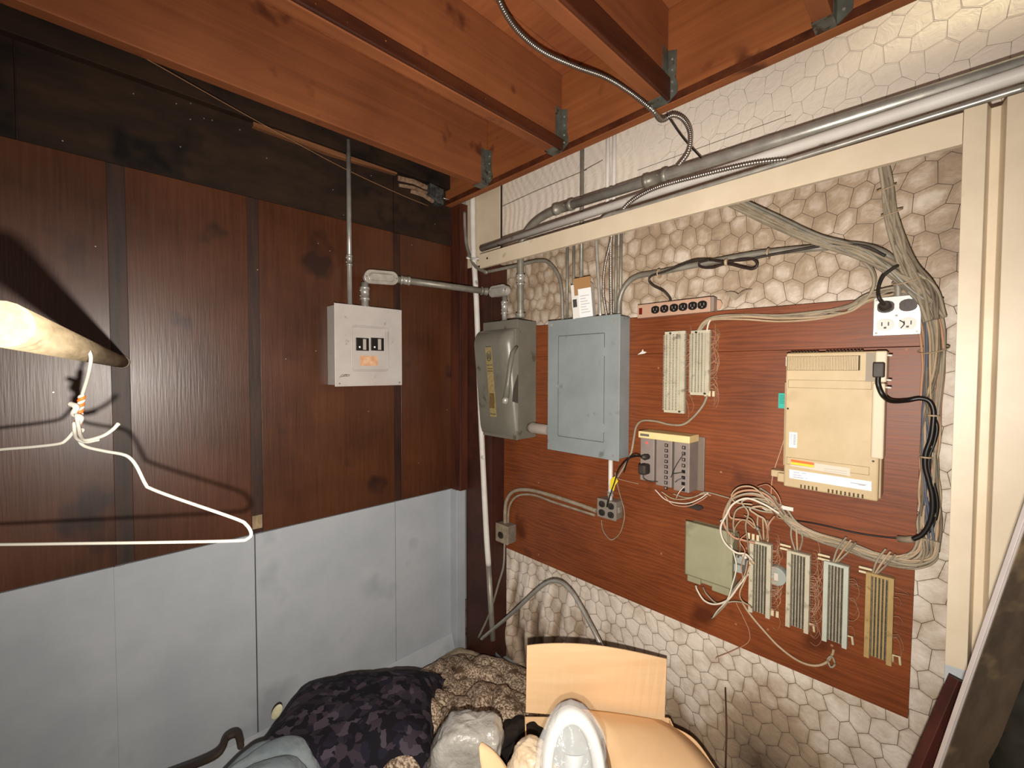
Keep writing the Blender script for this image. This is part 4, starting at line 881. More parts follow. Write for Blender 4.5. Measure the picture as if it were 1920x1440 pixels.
# ---------------------------------------------------------------- cable bundles
def bundle(name, label, path, Y, spread, n, mats, r=.0035, tail=.25, seed=1, cat='cable bundle', k=8, ties=()):
    base = wpts(path, Y); t = thing(name, label, cat, base[0]); rr = random.Random(seed); m = len(base)
    for i in range(n):
        a0 = rr.uniform(0, 2*PI); rad = math.sqrt(rr.random()); ph = rr.uniform(0, 6.28); pts = []
        for j, p in enumerate(base):
            T = (base[min(j+1, m-1)]-base[max(j-1, 0)]).normalized(); N_ = T.cross(Vector((0, -1, 0))).normalized()
            sp = spread[j] if isinstance(spread, (list, tuple)) else spread; a1 = a0+.5*j*rr.choice((1, .6))
            pts.append(p+N_*(math.cos(a1)*rad*sp*1.1)+Vector((0, -1, 0))*(abs(math.sin(a1))*rad*sp*.6))
        part('cable', MB().tube(spl(pts, k), r*rr.uniform(.75, 1.15), 6), mats[i % len(mats)], t)
    for px, py, rr_ in ties:
        q = W(px, py, Y-.006); part('tie_wrap', MB().tube([q+Vector((rr_*math.cos(a), -rr_*.55*math.sin(a), rr_*.35*math.cos(a+1))) for a in [2*PI*i/12 for i in range(13)]], .0016, 5), CABT, t)
    return t
D3 = [DUSTP, CABD, CABG, GALVD]
bundle('cable_bundle', 'thick dusty bundle of grey cables slanting from the beam centre down to the right', [(1372, 376, -.07), (1450, 413), (1530, 449), (1600, 470), (1660, 497), (1710, 535), (1742, 570)], -.06, .016, 18, D3, .0045, seed=2, ties=((1700, 525, .03),))
bundle('cable_bundle', 'dusty cable bundle dropping from the beam near the column', [(1655, 305, -.08), (1664, 350), (1672, 400), (1684, 450), (1706, 500), (1735, 545), (1752, 600)], -.06, [.008, .010, .012, .014, .017, .02, .02], 18, [CABD, DUSTP, CABG], .004, seed=3, ties=((1662, 352, .02), (1672, 398, .022)))
bundle('cable_bundle', 'tall bundle of grey, tan and blue cables hanging beside the backboard edge', [(1738, 560), (1752, 620), (1752, 690), (1748, 760), (1744, 840), (1742, 920), (1742, 980), (1740, 1030)], -.035, [.018, .018, .017, .016, .018, .02, .022, .02], 22, [CABG, CABT, CABG, CABB, CABD, CABP], .0035, seed=4, ties=((1750, 655, .03),))
for i, pl in enumerate(([(1722, 600), (1730, 680), (1727, 740), (1731, 800), (1725, 860), (1729, 920), (1726, 990), (1724, 1035)], [(1718, 560), (1733, 640), (1736, 720), (1733, 790), (1730, 860), (1733, 930), (1730, 1000)])):
    pipe('hanging_wire', wpts(pl, -.03), .0028, CABP, ('pinkish wire hanging at the left side of the tall cable bundle', 'pinkish wire hanging close against the tall cable bundle')[i], 'wire')
lbn = bundle('cable_bundle', 'long bundle of tan cables sagging from the right edge across above the lower blocks', [(1742, 1010), (1738, 1038), (1715, 1052), (1680, 1052), (1630, 1040), (1580, 1022), (1530, 1005), (1490, 985), (1462, 955), (1445, 938), (1420, 925)], -.045, [.022, .024, .02, .016, .014, .013, .012, .013, .016, .02, .022], 20, [CABT, CABG, DUSTP, CABG], .0034, seed=5, ties=((1530, 1005, .02), (1470, 968, .02)))
rr = random.Random(11)
t = thing('tangled_cables', 'tangle of tan and grey cables looping over the khaki box and first block', 'cables', W(1400, 940, -.05))
for pl, m_, r in (([(1465, 960), (1440, 930), (1410, 920), (1380, 925), (1362, 950), (1357, 980), (1372, 1005), (1395, 1012), (1415, 1018)], CABP, .004),
    ([(1470, 968), (1445, 940), (1415, 926), (1385, 930), (1365, 945), (1363, 975), (1365, 1000), (1367, 1020)], CABG, .0036),
    ([(1460, 962), (1430, 945), (1400, 935), (1375, 945), (1362, 965), (1352, 985), (1352, 1005), (1362, 1020), (1380, 1035), (1398, 1040), (1410, 1050)], CABW, .0036),
    ([(1455, 950), (1425, 930), (1395, 928), (1372, 938), (1366, 960), (1372, 972), (1400, 975), (1412, 982), (1418, 990)], CABP, .0036),
    ([(1448, 958), (1425, 950), (1405, 955), (1420, 965), (1433, 975), (1438, 995), (1440, 1015)], CABT, .0036),
    ([(1450, 962), (1428, 958), (1398, 950), (1380, 958), (1374, 980), (1376, 1005), (1372, 1030)], CABG, .003),
    ([(1440, 938), (1412, 934), (1390, 942), (1402, 960), (1398, 985), (1402, 1010), (1404, 1040)], CABG, .0026),
    ([(1395, 965), (1410, 975), (1416, 990), (1395, 975), (1380, 985), (1376, 1000)], CABT, .002),
    ([(1445, 945), (1415, 915), (1388, 914), (1372, 928), (1380, 942), (1410, 945)], CABT, .0024),
    ([(1420, 912), (1440, 910), (1458, 925), (1464, 945), (1460, 960)], CABP, .0018),
    ([(1452, 968), (1440, 985), (1438, 1010)], CABP, .003),
    ([(1370, 1020), (1380, 1060), (1372, 1100), (1362, 1125), (1345, 1145), (1336, 1158)], CABW, .0024),
    ([(1402, 1050), (1395, 1080), (1375, 1105), (1362, 1130), (1345, 1150), (1334, 1160)], CABG, .0026),
    ([(1404, 1075), (1385, 1100), (1365, 1125), (1340, 1133), (1320, 1125), (1308, 1108), (1305, 1098)], CABW, .0032),
    ([(1400, 1130), (1375, 1128), (1345, 1132), (1325, 1115), (1318, 1100)], CABG, .0026),
    ([(1405, 1060), (1398, 1085), (1388, 1110), (1390, 1125), (1405, 1135), (1410, 1140)], CABT, .0022),
    ([(1384, 1000), (1388, 1025), (1384, 1045)], CABD, .003), ([(1400, 1000), (1388, 1015), (1396, 1035), (1390, 1060), (1392, 1085), (1384, 1100)], CABP, .0016)):
    yy = -.055-rr.uniform(0, .05)
    pts = [W(p[0]+rr.uniform(-1, 1), p[1]+rr.uniform(-1, 1), yy-.025*math.sin(PI*j/(len(pl)-1))) for j, p in enumerate(pl)]
    part('cable', MB().tube(spl(pts, 8), r, 6), m_, t)
for px, py, m_ in ((1393, 1040, WHT), (1352, 975, WHT), (1417, 988, GALVD), (1408, 1050, CABT)):
    p = W(px, py, -.085); part('plug_end', MB().tube([p, p+Vector((.010, 0, -.010))], .006, 6), m_, t)
for i, (bxp, byp) in enumerate(((1432, 1008), (1495, 1028), (1566, 1050), (1640, 1072))):
    for s in (-1, 0, 1):
        q0 = (bxp+10+s*9+(20 if i > 1 else -12), byp-38+s*5)
        part('feed_cable', MB().tube(spl(wpts([q0, ((q0[0]+bxp)/2+6*s, (q0[1]+byp)/2), (bxp+s*4, byp+4)], -.055), 8), .0028, 6), (CABG, CABT, DUSTP)[s+1], lbn)
t = thing('looped_cable', 'tan cable hanging in a long loop from the khaki box to below the third block', 'cable', W(1400, 1140, -.04))
part('cable', MB().tube(spl(wpts([(1392, 1130), (1405, 1150), (1430, 1180), (1460, 1212), (1495, 1238), (1525, 1248), (1548, 1243), (1560, 1228), (1563, 1218)], -.04), 8), .0036, 8), CABT, t)
q = W(1560, 1238, -.045)
part('coil', MB().tube([q+Vector((.009*math.cos(a), -.01-.004*math.sin(3*a), .015*math.sin(a))) for a in [4*PI*i/30 for i in range(31)]], .003, 6), CABG, t)
pipe('thin_loose_wire', wpts([(1380, 1130), (1395, 1160), (1405, 1185), (1402, 1205), (1370, 1222), (1345, 1232), (1342, 1236)], -.03), .0013, CABP, 'very thin loose wire hanging off the lower edge of the backboard', 'wire')
pipe('thin_pink_wire', wpts([(1473, 815), (1462, 850), (1452, 880), (1447, 905), (1445, 940), (1440, 955)], -.03), .002, CABP, 'thin pinkish wire dropping along the left side of the beige cabinet', 'wire')
pipe('tan_cable', wpts([(1326, 742), (1318, 760), (1300, 782), (1280, 796), (1255, 796), (1230, 790), (1205, 789), (1193, 800), (1188, 825), (1183, 850), (1170, 875), (1158, 895)], -.035), .0042, CABG, 'tan cable snaking from the shorter upper block down to the four way outlet', 'cable')
pipe('thin_yellow_wire', wpts([(1152, 896), (1175, 902), (1197, 907)], -.05), .0012, CABT, 'short thin wire from the yellow tag to the taupe unit', 'wire')
bundle('cable_bundle', 'bundle of pale cables arching from the shorter upper block right to the square outlet box', [(1310, 622), (1322, 606), (1345, 597), (1400, 595), (1460, 597), (1530, 592), (1590, 580), (1625, 560), (1670, 546), (1715, 545)], -.045, [.005, .008, .009, .009, .010, .012, .013, .010, .010, .012], 9, [CABG, CABT, DUSTP], .0034, seed=8)
pipe('white_lead', wpts([(1325, 622), (1328, 608), (1332, 600)], -.055), .003, CABW, 'short white lead at the top of the shorter upper block', 'wire')
pipe('arched_cable', wpts([(1588, 466), (1618, 490), (1636, 512), (1637, 540), (1620, 565), (1590, 582)], -.05), .0042, CABG, 'grey cable arching down from the thick bundle left of the square outlet box', 'cable')
pipe('arched_cable', wpts([(1598, 468), (1626, 492), (1641, 520), (1634, 548), (1612, 572), (1580, 588)], -.042), .0036, DUSTP, 'dusty cable following the arching one, nearer the square outlet box', 'cable')
pipe('stub_bolt', [W(1730, 563, -.03), W(1768, 561, -.06)], .003, GALVD, 'thin metal pin sticking out beside the tall cable bundle', 'pin')

# ---------------------------------------------------------------- closet pole and wire hanger
E1 = LW(228, 679, .0); rd = -ray(300, 702).normalized()
t = thing('closet_pole', 'pale wooden closet pole running from the left wall towards the viewer', 'pole', E1)
PW = mat('worn_pole', '75674f', '97876d', .6, scale=(5, 60, 60), spots='6f5f4c', spot_scale=30, spot_t=.66, bump=.2)
def ppt(s): return E1+rd*s
part('rod', MB().tube([ppt(.004), ppt(.4), ppt(.8), ppt(1.45)], .0195, 20), PW, t)
part('end_collar', MB().tube([ppt(.001), ppt(.012), ppt(.013), ppt(.03)], .028, 18, lambda i, m: (.0235, .0235, .022, .022)[i]), mat('worn_end', '8d8072', '6f6458', .6, scale=(20, 20, 20)), t)
# find the pole point under the hook
def prj(p):
    c = p-CAM; return (c.dot(RT)/c.dot(fw)*F+960, c.dot(DN)/c.dot(fw)*F+720)
best = min((abs(prj(ppt(s/500))[0]-148), s/500) for s in range(50, 640))[1]
H0 = ppt(best); hn = -fw.copy(); hn.z = 0; hn.normalize(); hn = Matrix.Rotation(math.radians(-4), 3, 'Z') @ hn
hs = Vector((0, 0, 1)).cross(hn).normalized()
if hs.dot(RT) < 0: hs = -hs
def HP(px, py):
    r = ray(px, py); return CAM+r*((H0-CAM).dot(hn)/r.dot(hn))
def HPO(px, py, o):
    r = ray(px, py); q = H0+hn*o; return CAM+r*((q-CAM).dot(hn)/r.dot(hn))
t = thing('wire_hanger', 'white coated wire clothes hanger hooked over the pale closet pole', 'hanger', H0)
WW = mat('white_coated_wire', 'b9b5ab', rough=.45)
hook = [HP(*p) for p in ((122, 632), (132, 630), (145, 634), (160, 648), (170, 668), (167, 690), (161, 715), (154, 740))]
# the hook passes over the front of the pole, back over its top
hook = [H0-hs*.014+Vector((0, 0, .020))-hn*.012, H0-hs*.010+Vector((0, 0, .0245)), HPO(132, 629, .034)]+[HPO(*p, o) for p, o in (((145, 633), .032), ((160, 647), .032), ((170, 667), .029), ((168, 690), .022), ((162, 715), .010), ((154, 740), .0))]
right = [HP(*p) for p in ((146, 803), (148, 824), (160, 837), (197, 846), (230, 852), (245, 860), (257, 876), (273, 908), (283, 916), (330, 934), (440, 972), (462, 984), (471, 1000), (464, 1010), (440, 1014), (300, 1017), (150, 1019))]
c0 = HP(147, 803)
def mir(p): s = (p-c0).dot(hs); return p-hs*(2*s)
left = [HP(*p) for p in ((0, 1021), (-200, 1022), (-320, 1022), (-345, 1010), (-330, 992), (-240, 958), (-130, 910), (-95, 880), (-60, 852), (0, 843), (60, 838), (110, 832), (124, 825), (136, 812), (143, 803))]
R_ = .0026
part('hook', MB().tube(spl(hook, 8), R_, 8), WW, t)
part('frame', MB().tube(spl(right+left, 6), R_, 8), WW, t)
tw = []
n0, n1 = HP(154, 740), HP(145, 803)
mb = MB(); m2 = MB()
for ph, M_ in ((0, mb), (PI, m2)):
    M_.tube([n0.lerp(n1, i/40)+hs*(.0028*math.cos(i/40*10*PI+ph))+hn*(.0028*math.sin(i/40*10*PI+ph)) for i in range(41)], R_, 7)
part('twist', mb, WW, t); part('orange_twist', m2, ORG, t, label='bright orange strand')
m3 = MB().tube([n1+hs*.001, HP(148, 812), HP(149, 825)], R_*1.2, 8); m3.tube([HP(152, 745), HP(149, 765)], R_*1.25, 8); part('orange_sleeve', m3, ORG, t)
t = thing('plastic_tie', 'white plastic tie knotted at the neck of the wire hanger', 'tie', n1)
def TP(px, py, o=.012): return HP(px, py)+hn*o*(1 if hn.dot(CAM-H0) > 0 else -1)
part('knot', MB().tube(spl([TP(146, 756), TP(158, 762), TP(153, 775), TP(166, 782), TP(158, 800), TP(168, 806)], 6), .0042, 8), WW, t)
part('tail', MB().tube(spl([TP(160, 775, .014), TP(172, 798, .02), TP(188, 812, .03), TP(210, 818, .04), TP(238, 811, .04), TP(256, 800, .04), TP(267, 789, .04)], 8), .0028, 6), WW, t)
part('tail', MB().tube(spl([TP(156, 790, .014), TP(165, 808, .02), TP(182, 818, .03), TP(205, 822, .035), TP(225, 818, .035)], 8), .0026, 6), WW, t)

# ---------------------------------------------------------------- boards leaning at the right
def plank(name, a, b, wdir, wd, th, m, label, cat='plank'):
    a = Vector(a); b = Vector(b); T = (b-a).normalized(); Wd = (Vector(wdir)-T*T.dot(Vector(wdir))).normalized(); Nn = T.cross(Wd)
    t = thing(name, label, cat, b)
    def box(nm, w0, w1, n0_, n1_, mm, l0=0, l1=1, bev=.001):
        mb = MB(); vs = [a.lerp(b, l)+Wd*w_+Nn*n for l in (l0, l1) for w_, n in ((w0, n0_), (w1, n0_), (w1, n1_), (w0, n1_))]
        mb.add(vs, [(0, 3, 2, 1), (4, 5, 6, 7), (0, 1, 5, 4), (1, 2, 6, 5), (2, 3, 7, 6), (3, 0, 4, 7)]); return part(nm, mb, mm, t, bev)
    return t, box
RB = mat('dark_red_board', '33150f', '4a2018', .6, scale=(20, 20, 3), bump=.2)
def floorpt(a, b):      # continue a->b to the floor
    a = Vector(a); b = Vector(b); d = b-a; return a+d*((.012-a.z)/d.z)
a = W(1778, 1264, -.28); b = W(1702, 1440, -.36)
b = floorpt(a, b)
t, box = plank('dark_board', a, b, RT, .09, .02, RB, 'dark red brown board leaning behind the metal edged plank at lower right')
box('board', 0, .055, 0, .022, RB)
BP = mat('scuffed_brown_panel', '352b22', '5a4b3b', .55, scale=(14, 14, 4), detail=7, lo=.3, hi=.7, spots='66563f', spot_scale=11, spot_t=.66)
a = PP(1990, 740, .62); b = PP(1750, 1440, .80)
b2 = b+(b-a)*.0
a0 = a+(a-b)*.0; bf = floorpt(a, b)
t, box = plank('metal_edged_panel', a0, bf, RT, .3, .03, BP, 'scuffed brown panel with a bright metal edge leaning at lower right')
al = mat('aluminium_edge', 'b4aaa6', 'd2c8c4', .35, .35, scale=(3, 3, 3)); dk = mat('dark_seam_brown', '3c342e', rough=.6)
box('panel', .009, .096, -.001, .0055, BP)
box('metal_edge', .0, .003, -.001, .0065, al); box('inner_groove', .003, .005, .0, .005, dk); box('metal_edge', .005, .009, -.003, .005, al)
# dark tool bag and shard behind
def blob(fn, nu=40, nv=24):
    return MB().grid(fn, nu, nv)
def heap(cx, cy, z0, rx, ry, h, seed, amp=.03, f=6, pw=2.4, rot=0, ridge=0, nu=120, nv=64, zmin=0):
    off = Vector((seed*7.3, seed*3.1, seed*1.7)); cr, sr = math.cos(rot), math.sin(rot)
    def fn(u, v):
        a = 2*PI*u; ph = v*PI*.5
        cc = math.cos(ph)**(2/pw) if v < 1 else 0; ss = math.sin(ph)**(2/pw)
        ca, sa = math.cos(a), math.sin(a)
        x = rx*cc*math.copysign(abs(ca)**.85, ca); y = ry*cc*math.copysign(abs(sa)**.85, sa); z = h*ss
        p = Vector((x, y, z)); q = p*f+off
        d = noise.fractal(q, .9, 2.1, 4)*amp
        if ridge:
            wv = noise.noise(q*.42+Vector((9, 1, 3)))+.35*noise.noise(q*.9+Vector((2, 5, 3)))
            d += ridge*math.sqrt(abs(math.sin(PI*4.6*wv)))*min(1, 1.6*z/h+.2)
        n_ = Vector((x/rx/rx, y/ry/ry, z/h/h+1e-6)).normalized()
        p = p+n_*d
        return Vector((cx+cr*p.x-sr*p.y, cy+sr*p.x+cr*p.y, max(z0+p.z, zmin)))
    return MB().grid(fn, nu, nv)
tag(part('dark_tarp', heap(2.20, -.385, 0, .165, .14, 1.08, 9, .02, 6, 6, ridge=.02), mat('black_tarp', '14130f', '2a2820', .5, scale=(9, 9, 9))), 'crumpled black tarp heaped behind the panel in the lower right corner', 'tarp')
a = PP(1935, 1150, .95)
mb = MB().prism([(0, 0), (.012, -.02), (.045, -.16), (.03, -.18), (.01, -.10), (-.005, -.05)], lambda u, v, w_: a+RT*(u-.035)+Vector((0, 0, v))+fw*w_, 0, .01)

# ---------------------------------------------------------------- heap on the floor
def cloth(name, mb, c1, c2, scale, label, cat, rough=.9, bump=.8, bs=None, bd=.004, wave=None, spots=None, ss=20, st_=.62, lo=.35, hi=.65):
    m = mat(name+'_fabric', c1, c2, rough, scale=scale, bump=bump, bscale=bs or scale, bdist=bd, wave=wave, spots=spots, spot_scale=ss, spot_t=st_, lo=lo, hi=hi, spec=.2)
    return tag(part(name, mb, m), label, cat)
t = thing('knitted_blanket', 'crumpled brown beige knitted blanket heaped on the floor in the corner', 'blanket', (.6, -.55, 0))
KN = mat('knit_wool', '6a5747', 'cdb9a2', .95, scale=(120, 120, 120), detail=2, lo=.42, hi=.6, bump=1., bscale=(150, 150, 80), bdist=.004, spots='5d4b3b', spot_scale=14, spot_t=.62, spec=.1)
def wrap(o, parent):
    return o
part('fold', heap(.56, -.46, 0, .40, .34, .20, 3, .022, 5, ridge=.045, rot=.4), KN, t)
part('fold', heap(.82, -.60, 0, .25, .22, .34, 4, .02, 5, ridge=.045, rot=-.3), KN, t)
part('fold', heap(.60, -.72, 0, .18, .15, .32, 5, .02, 6, ridge=.04), KN, t)
part('fold', heap(.76, -.94, 0, .15, .12, .36, 6, .02, 6, ridge=.035, rot=.7), KN, t)
part('fold', heap(.34, -.36, 0, .20, .20, .13, 8, .018, 7, ridge=.03), KN, t)
mb = MB().tube(spl([(.70, -.72, .36), (.80, -.75, .40), (.92, -.70, .40), (.98, -.60, .35)], 8), .012, 8); part('rolled_hem', mb, KN, t)
# camouflage cushion
def pillow(c, ux, uy, w_, h_, th, seed=1, n=34):
    c = Vector(c); ux = Vector(ux).normalized(); uy = Vector(uy); uy = (uy-ux*ux.dot(uy)).normalized(); nz_ = ux.cross(uy); mb = MB()
    for s in (1, -1):
        def fn(u, v, s=s):
            a, b = 2*u-1, 2*v-1; e = (1-abs(a)**3.2)*(1-abs(b)**3.2); e = max(e, 0)**.45
            x = a*(1-.07*(1-abs(b)**2)*abs(a)); y = b*(1-.07*(1-abs(a)**2)*abs(b))
            d = .018*noise.fractal(Vector((a*2.3, b*2.3, seed+s)), 1, 2, 4)*e
            return c+ux*x*w_/2+uy*y*h_/2+nz_*(s*(th/2*e)+d)
        mb.grid(fn, n, n)
    return mb
CM = bpy.data.materials.new('camouflage_plush'); CM.use_nodes = True; N = CM.node_tree.nodes; Lk = CM.node_tree.links.new; b = N['Principled BSDF']; b.inputs['Roughness'].default_value = .9; b.inputs['Specular IOR Level'].default_value = .2
tc = N.new('ShaderNodeTexCoord'); vo = N.new('ShaderNodeTexVoronoi'); vo.inputs['Scale'].default_value = 36; ns = N.new('ShaderNodeTexNoise'); ns.inputs['Scale'].default_value = 25
mx = N.new('ShaderNodeMix'); mx.data_type = 'RGBA'; mx.inputs[0].default_value = .05; Lk(tc.outputs['Object'], ns.inputs[0]); Lk(tc.outputs['Object'], mx.inputs[6]); Lk(ns.outputs['Color'], mx.inputs[7]); Lk(mx.outputs[2], vo.inputs[0])
cr = N.new('ShaderNodeValToRGB'); cr.color_ramp.interpolation = 'CONSTANT'; es = cr.color_ramp.elements; es[0].color = (*lin('17151c'), 1); es[0].position = 0
es[1].position = .38; es[1].color = (*lin('2b2730'), 1)
for p_, c_ in ((.58, '383039'), (.74, '1f1d29'), (.86, '48404a')):
    q = es.new(p_); q.color = (*lin(c_), 1)
sx_ = N.new('ShaderNodeSeparateColor'); Lk(vo.outputs['Color'], sx_.inputs[0]); Lk(sx_.outputs[0], cr.inputs[0]); Lk(cr.outputs[0], b.inputs['Base Color'])
cA, cB, cC = ZP(530, 1375, .30), ZP(748, 1292, .30), ZP(640, 1470, .40)
t = thing('camouflage_cushion', 'dark purple camouflage cushion lying against the grey wall', 'cushion', (.45, -.95, 0))
part('cover', pillow((.47, -.95, .30), (.55, .68, .02), (.8, -.55, .16), .62, .54, .22, 3), CM, t)
part('piping', MB().tube(spl([ZP(520, 1352, .335)+Vector((.01, 0, .0)), ZP(600, 1292, .325), ZP(680, 1283, .325), ZP(755, 1290, .32)], 8), .006, 8), mat('dark_piping', '17151a', rough=.8), t)
for nm, px, py, l_ in (('foam_scrap', 519, 1335, 'torn pale yellow foam scrap at the left end of the camouflage cushion'), ('foam_scrap', 735, 1281, 'small oval cream tag at the right end of the camouflage cushion')):
    p = ZP(px, py, .34); mb = MB()
    mb.grid(lambda u, v: p+RT*((.014 if px > 600 else .018)*math.cos(2*PI*u)*math.sin(PI*v))+Vector((0, 0, 1))*((.008 if px > 600 else .03)*math.cos(PI*v))+fw*(.006*math.sin(2*PI*u)*math.sin(PI*v))+RT*(0 if px > 600 else .012*math.cos(PI*v)), 16, 10)
    tag(part(nm, mb, mat('pale_foam', 'c9c39a', 'd8d4b8', .8, scale=(90, 90, 90), bump=.5)), l_, 'foam')
# blue-grey bag
cloth('grey_bag', heap(.60, -1.31, 0, .25, .19, .42, 12, .02, 4, 3.2, rot=-.9, ridge=.03), '78848a', '929da2', (9, 9, 9), 'pale blue grey fabric bag bulging at the bottom left of the heap', 'bag', bs=(18, 18, 60), bump=.6, bd=.012)
mb = MB().tube(spl([(.22, -1.52, .30), ZP(400, 1420, .40), ZP(425, 1385, .41), ZP(445, 1378, .41), ZP(452, 1400, .41)], 8), .010, 8)
tag(part('bag_strap', mb, mat('brown_strap', '2f241c', rough=.8)), 'dark brown strap arching over the left of the grey bag', 'strap')
cloth('dark_garment', heap(.50, -1.18, 0, .22, .14, .36, 15, .03, 6, rot=.6, ridge=.02), '1d1710', '332a1c', (12, 12, 12), 'dark olive garment squeezed between the bag and the camouflage cushion', 'clothing')
cloth('black_garment', heap(1.02, -.62, 0, .16, .14, .40, 17, .03, 6, ridge=.02), '15120f', '332b26', (12, 12, 12), 'dark garment tucked between the blanket and the cardboard box', 'clothing')
cloth('crumpled_cloth', heap(.20, -.24, 0, .15, .13, .06, 19, .008, 9, ridge=.02), '7a6c58', 'a0917a', (14, 14, 14), 'dirty crumpled tan cloth right in the floor corner', 'cloth')

# ---------------------------------------------------------------- cardboard box and its contents
BA, BB = Vector((.99, -.575, 0)), Vector((1.325, -.235, 0))     # back edge, left to right
ub = (BB-BA).normalized(); vb = Vector((ub.y, -ub.x, 0))        # towards the viewer
if vb.dot(-fw) < 0: vb = -vb
WB, DB, HB = (BB-BA).length+.02, .38, .42
t = thing('cardboard_box', 'open cardboard box with its rear flap standing up in front of the insulation', 'box', BA)
def qpanel(nm, P, th=.004, par=None):
    mb = MB(); P = [Vector(p) for p in P]; n_ = (P[1]-P[0]).cross(P[3]-P[0]).normalized()
    mb.add(P+[p-n_*th for p in P], [(0, 1, 2, 3), (7, 6, 5, 4), (0, 4, 5, 1), (1, 5, 6, 2), (2, 6, 7, 3), (3, 7, 4, 0)]); return part(nm, mb, CDB, par or t)
UP = Vector((0, 0, 1)); o_ = BA-ub*.01
qpanel('rear_panel', [o_+UP*.005, o_+ub*WB+UP*.005, o_+ub*WB+UP*HB, o_+UP*HB])
f_ = o_+vb*DB; qpanel('front_panel', [f_+UP*.005, f_+ub*WB+UP*.005, f_+ub*WB+UP*HB, f_+UP*HB]); qpanel('side_panel', [o_+UP*.005, f_+UP*.005, f_+UP*HB, o_+UP*HB]); qpanel('side_panel', [o_+ub*WB+UP*.005, f_+ub*WB+UP*.005, f_+ub*WB+UP*HB, o_+ub*WB+UP*HB])
qpanel('bottom_panel', [o_+UP*.004, o_+ub*WB+UP*.004, f_+ub*WB+UP*.004, f_+UP*.004])
# rear flap: curved top edge
P0, P1, P2, P3 = PP(986, 1336, 1.5), PP(1246, 1356, 1.5), PP(1250, 1236, 1.5), PP(988, 1211, 1.5)
T_ = PP(1105, 1203, 1.5)
NB = 16
mb = MB(); pts_b = [P0.lerp(P1, i/NB) for i in range(NB+1)]
pts_t = [P3.lerp(P2, i/NB)+UP*(.036*math.sin(PI*(i/NB)**.9)) for i in range(NB+1)]
bow = [-fw*(.02*math.sin(PI*i/NB)) for i in range(NB+1)]
vs = [p for p in pts_b]+[pts_t[i]+bow[i] for i in range(NB+1)]; vs += [v+fw*.004 for v in vs]; n2 = NB+1
fs = []
for i in range(NB): fs += [(i, i+1, n2+i+1, n2+i), (2*n2+i, 3*n2+i, 3*n2+i+1, 2*n2+i+1), (n2+i, n2+i+1, 3*n2+i+1, 3*n2+i), (i, 2*n2+i, 2*n2+i+1, i+1)]
fs += [(0, n2, 3*n2, 2*n2), (NB, 2*n2+NB, 3*n2+NB, n2+NB)]
mb.add(vs, fs); part('rear_flap', mb, CDB, t)
# right side flap, folded out, curved
rA = [PP(1240, 1352, 1.48), PP(1275, 1372, 1.42), PP(1310, 1405, 1.34), PP(1345, 1450, 1.26), PP(1372, 1500, 1.2)]
rB = [PP(1080, 1330, 1.46), PP(1120, 1360, 1.36), PP(1140, 1410, 1.28), PP(1150, 1460, 1.22), PP(1160, 1520, 1.16)]
def lz(A, B, k=8):
    a_, b_ = spl(A, k), spl(B, k); mb = MB(); n = len(a_); vs = []
    for i in range(n):
        for j in range(7): vs.append(a_[i].lerp(b_[i], j/6)+UP*.004*math.sin(PI*j/6))
    mb.add(vs, [(i*7+j, (i+1)*7+j, (i+1)*7+j+1, i*7+j+1) for i in range(n-1) for j in range(6)], True); return mb
part('side_flap', lz(rA, rB), CDB, t, solid=.004)
rC = [PP(1252, 1358, 1.46), PP(1300, 1385, 1.38), PP(1340, 1440, 1.28), PP(1375, 1500, 1.2)]; rD = [p-UP*.10+vb*.0 for p in rC]
part('side_edge', lz(rC, rD), CDB, t, solid=.004)
lA = [PP(905, 1392, 1.22), PP(930, 1412, 1.2), PP(955, 1450, 1.17), PP(960, 1500, 1.13)]; lB = [PP(898, 1400, 1.2), PP(900, 1425, 1.18), PP(905, 1455, 1.15), PP(910, 1500, 1.11)]
part('left_flap_tip', lz(lA, lB), CDB, t, solid=.004)
# bubble-wrapped parcel
BW = mat('bubble_wrap_plastic', '98948c', 'c4c0b8', .14, scale=(14, 14, 14), bump=1., bscale=(50, 50, 50), bdist=.006, coat=.8, alpha=.8, lo=.3, hi=.7)
pc = PP(872, 1420, 1.28)
t = thing('wrapped_parcel', 'parcel wrapped in milky bubble wrap beside the cardboard box', 'parcel', (pc.x, pc.y, 0))
mb = MB()
Mx = Matrix((RT, fw, UP)).transposed()
def parcel(u, v):
    a = 2*PI*u; ph = PI*(v-.5); e = .55
    def sp(c, k=e): return math.copysign(abs(c)**k, c)
    x = .098*sp(math.cos(ph))*sp(math.cos(a)); y = .075*sp(math.cos(ph))*sp(math.sin(a)); z = .115*sp(math.sin(ph))
    p = Vector((x+.30*z+(.0), y, z-.12*x)); d = .006*noise.fractal(p*28, 1, 2, 4)+.008*noise.noise(p*12)
    return pc+Mx @ (p*(1+d/.08))
mb.grid(parcel, 60, 44); part('bubble_wrap', mb, BW, t)
mb = heap(pc.x, pc.y, 0, .11, .10, pc.z-.05, 31, .01, 6, 5, zmin=0); part('padding', mb, mat('brown_packing', '6f6358', rough=.9), t)
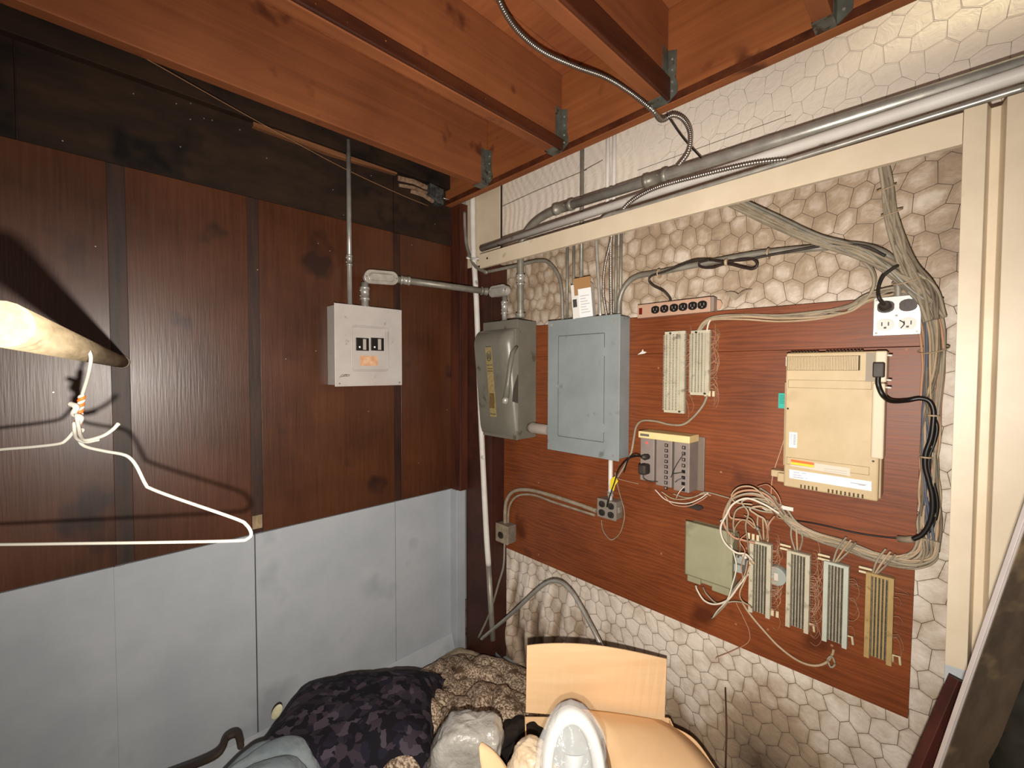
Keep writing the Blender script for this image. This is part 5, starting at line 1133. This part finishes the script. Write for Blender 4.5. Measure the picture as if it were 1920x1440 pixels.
# white fixture in a clear bag inside the box
WP = mat('glossy_white_plastic', 'dcdcd8', rough=.25)
fc = PP(1076, 1452, 1.05); tilt = Matrix.Rotation(-.42, 3, RT)
fu = tilt @ UP; fn_ = tilt @ (-fw); fr_ = RT
t = thing('white_fixture', 'white oval plastic fixture with a hollow centre inside the cardboard box', 'fixture', (fc.x, fc.y, fc.z-.15))
def ell(a, rx, ry): return rx*math.cos(a), ry*math.sin(a)*(1 if math.sin(a) > 0 else 1.9)
LP = [(.072, .128, -.05), (.078, .136, -.01), (.075, .132, .016), (.066, .122, .026), (.055, .104, .020), (.050, .094, -.02), (.046, .084, -.075), (.02, .03, -.09), (.001, .001, -.091)]
n = 40
for nm, LQ, m_ in (('rim', LP[:6], WP), ('basin', LP[5:], mat('grey_basin', '8f9695', 'aab0ae', .3, scale=(9, 9, 9)))):
    vs = []
    for rx, ry, dz in LQ:
        for i in range(n):
            x, y = ell(2*PI*i/n, rx, ry); vs.append(fc+fr_*x+fu*y+fn_*dz)
    fs = [(i*n+k, i*n+(k+1) % n, (i+1)*n+(k+1) % n, (i+1)*n+k) for i in range(len(LQ)-1) for k in range(n)]
    part(nm, MB().add(vs, fs, True), m_, t)
mb = MB(); mb.grid(lambda u, v: fc+fr_*((.012+.016*v)*math.cos(PI*u)-.008+.02*v)+fu*(-.09+.11*v)+fn_*(-.075+.05*math.sin(PI*u)*(1-.5*v)), 12, 14); part('inner_spout', mb, mat('frosted_inner', 'b9bfc0', rough=.35), t)
mb = MB(); vs = []
for r_, dz in ((.060, .0245), (.0585, .022), (.052, .0)):
    for i in range(n):
        x, y = ell(2*PI*i/n, r_, r_*1.24); vs.append(fc+fr_*x+fu*y+fn_*(dz-.001))
BAG = mat('clear_polythene', 'f2f0ee', rough=.16, trans=.0, alpha=.16, bump=.8, bscale=(22, 22, 22), bdist=.01, spec=.9, c2='ffffff', scale=(9, 9, 9))
def bag(u, v):
    a = 2*PI*u; x = .094*math.cos(a)*(math.sin(PI*v)**.45); y = .165-.42*v; q = Vector((x, y, math.sin(a)))
    dz = .055*math.sin(a)*(math.sin(PI*v)**.5); k = 1+.20*noise.fractal(Vector((math.cos(a)*2, math.sin(a)*2, v*4)), 1, 2, 4)
    return fc+fr_*(x*k)+fu*(y*.92)+fn_*(dz*k+.0)
t = thing('clear_bag', 'clear crinkled plastic bag around the white fixture in the box', 'bag', (fc.x, fc.y, fc.z-.15))
part('film', MB().grid(bag, 56, 44), BAG, t)
tc_ = PP(1000, 1425, 1.12)
tag(part('tan_wrapped_item', heap(tc_.x, tc_.y, .43, .075, .07, tc_.z-.43+.035, 33, .012, 14, 3, zmin=.43), mat('tan_plastic_film', 'c9b090', 'dac7ae', .3, scale=(12, 12, 12), bump=.8, bscale=(25, 25, 25), bdist=.01)), 'tan item in crinkled plastic left of the white fixture in the box', 'parcel')
pk = f_+ub*WB/2-vb*DB*.5
tag(part('packing_filler', heap(pk.x, pk.y, .006, .17, .16, .40, 35, .01, 8, 8, zmin=.006), mat('crumpled_kraft', 'a98763', rough=.9)), 'crumpled kraft paper packing filling the cardboard box below the fixture', 'packing')
# debris at the foot of the back wall
# DB_ = mat('dirty_vinyl_scraps', '6d7068', '8f938c', .7, scale=(14, 14, 14), spots='3a3128', spot_scale=25, spot_t=.58)
t = thing('thin_brown_strip', 'thin brown strip standing against the insulation right of the cardboard box', 'strip', W(1362, 1440, -.1))
part('strip', MB().tube([W(1360, 1290, -.05), W(1362, 1370, -.13), W(1360, 1450, -.16)], .003, 6), mat('brown_strip', '4a3424', rough=.8), t)
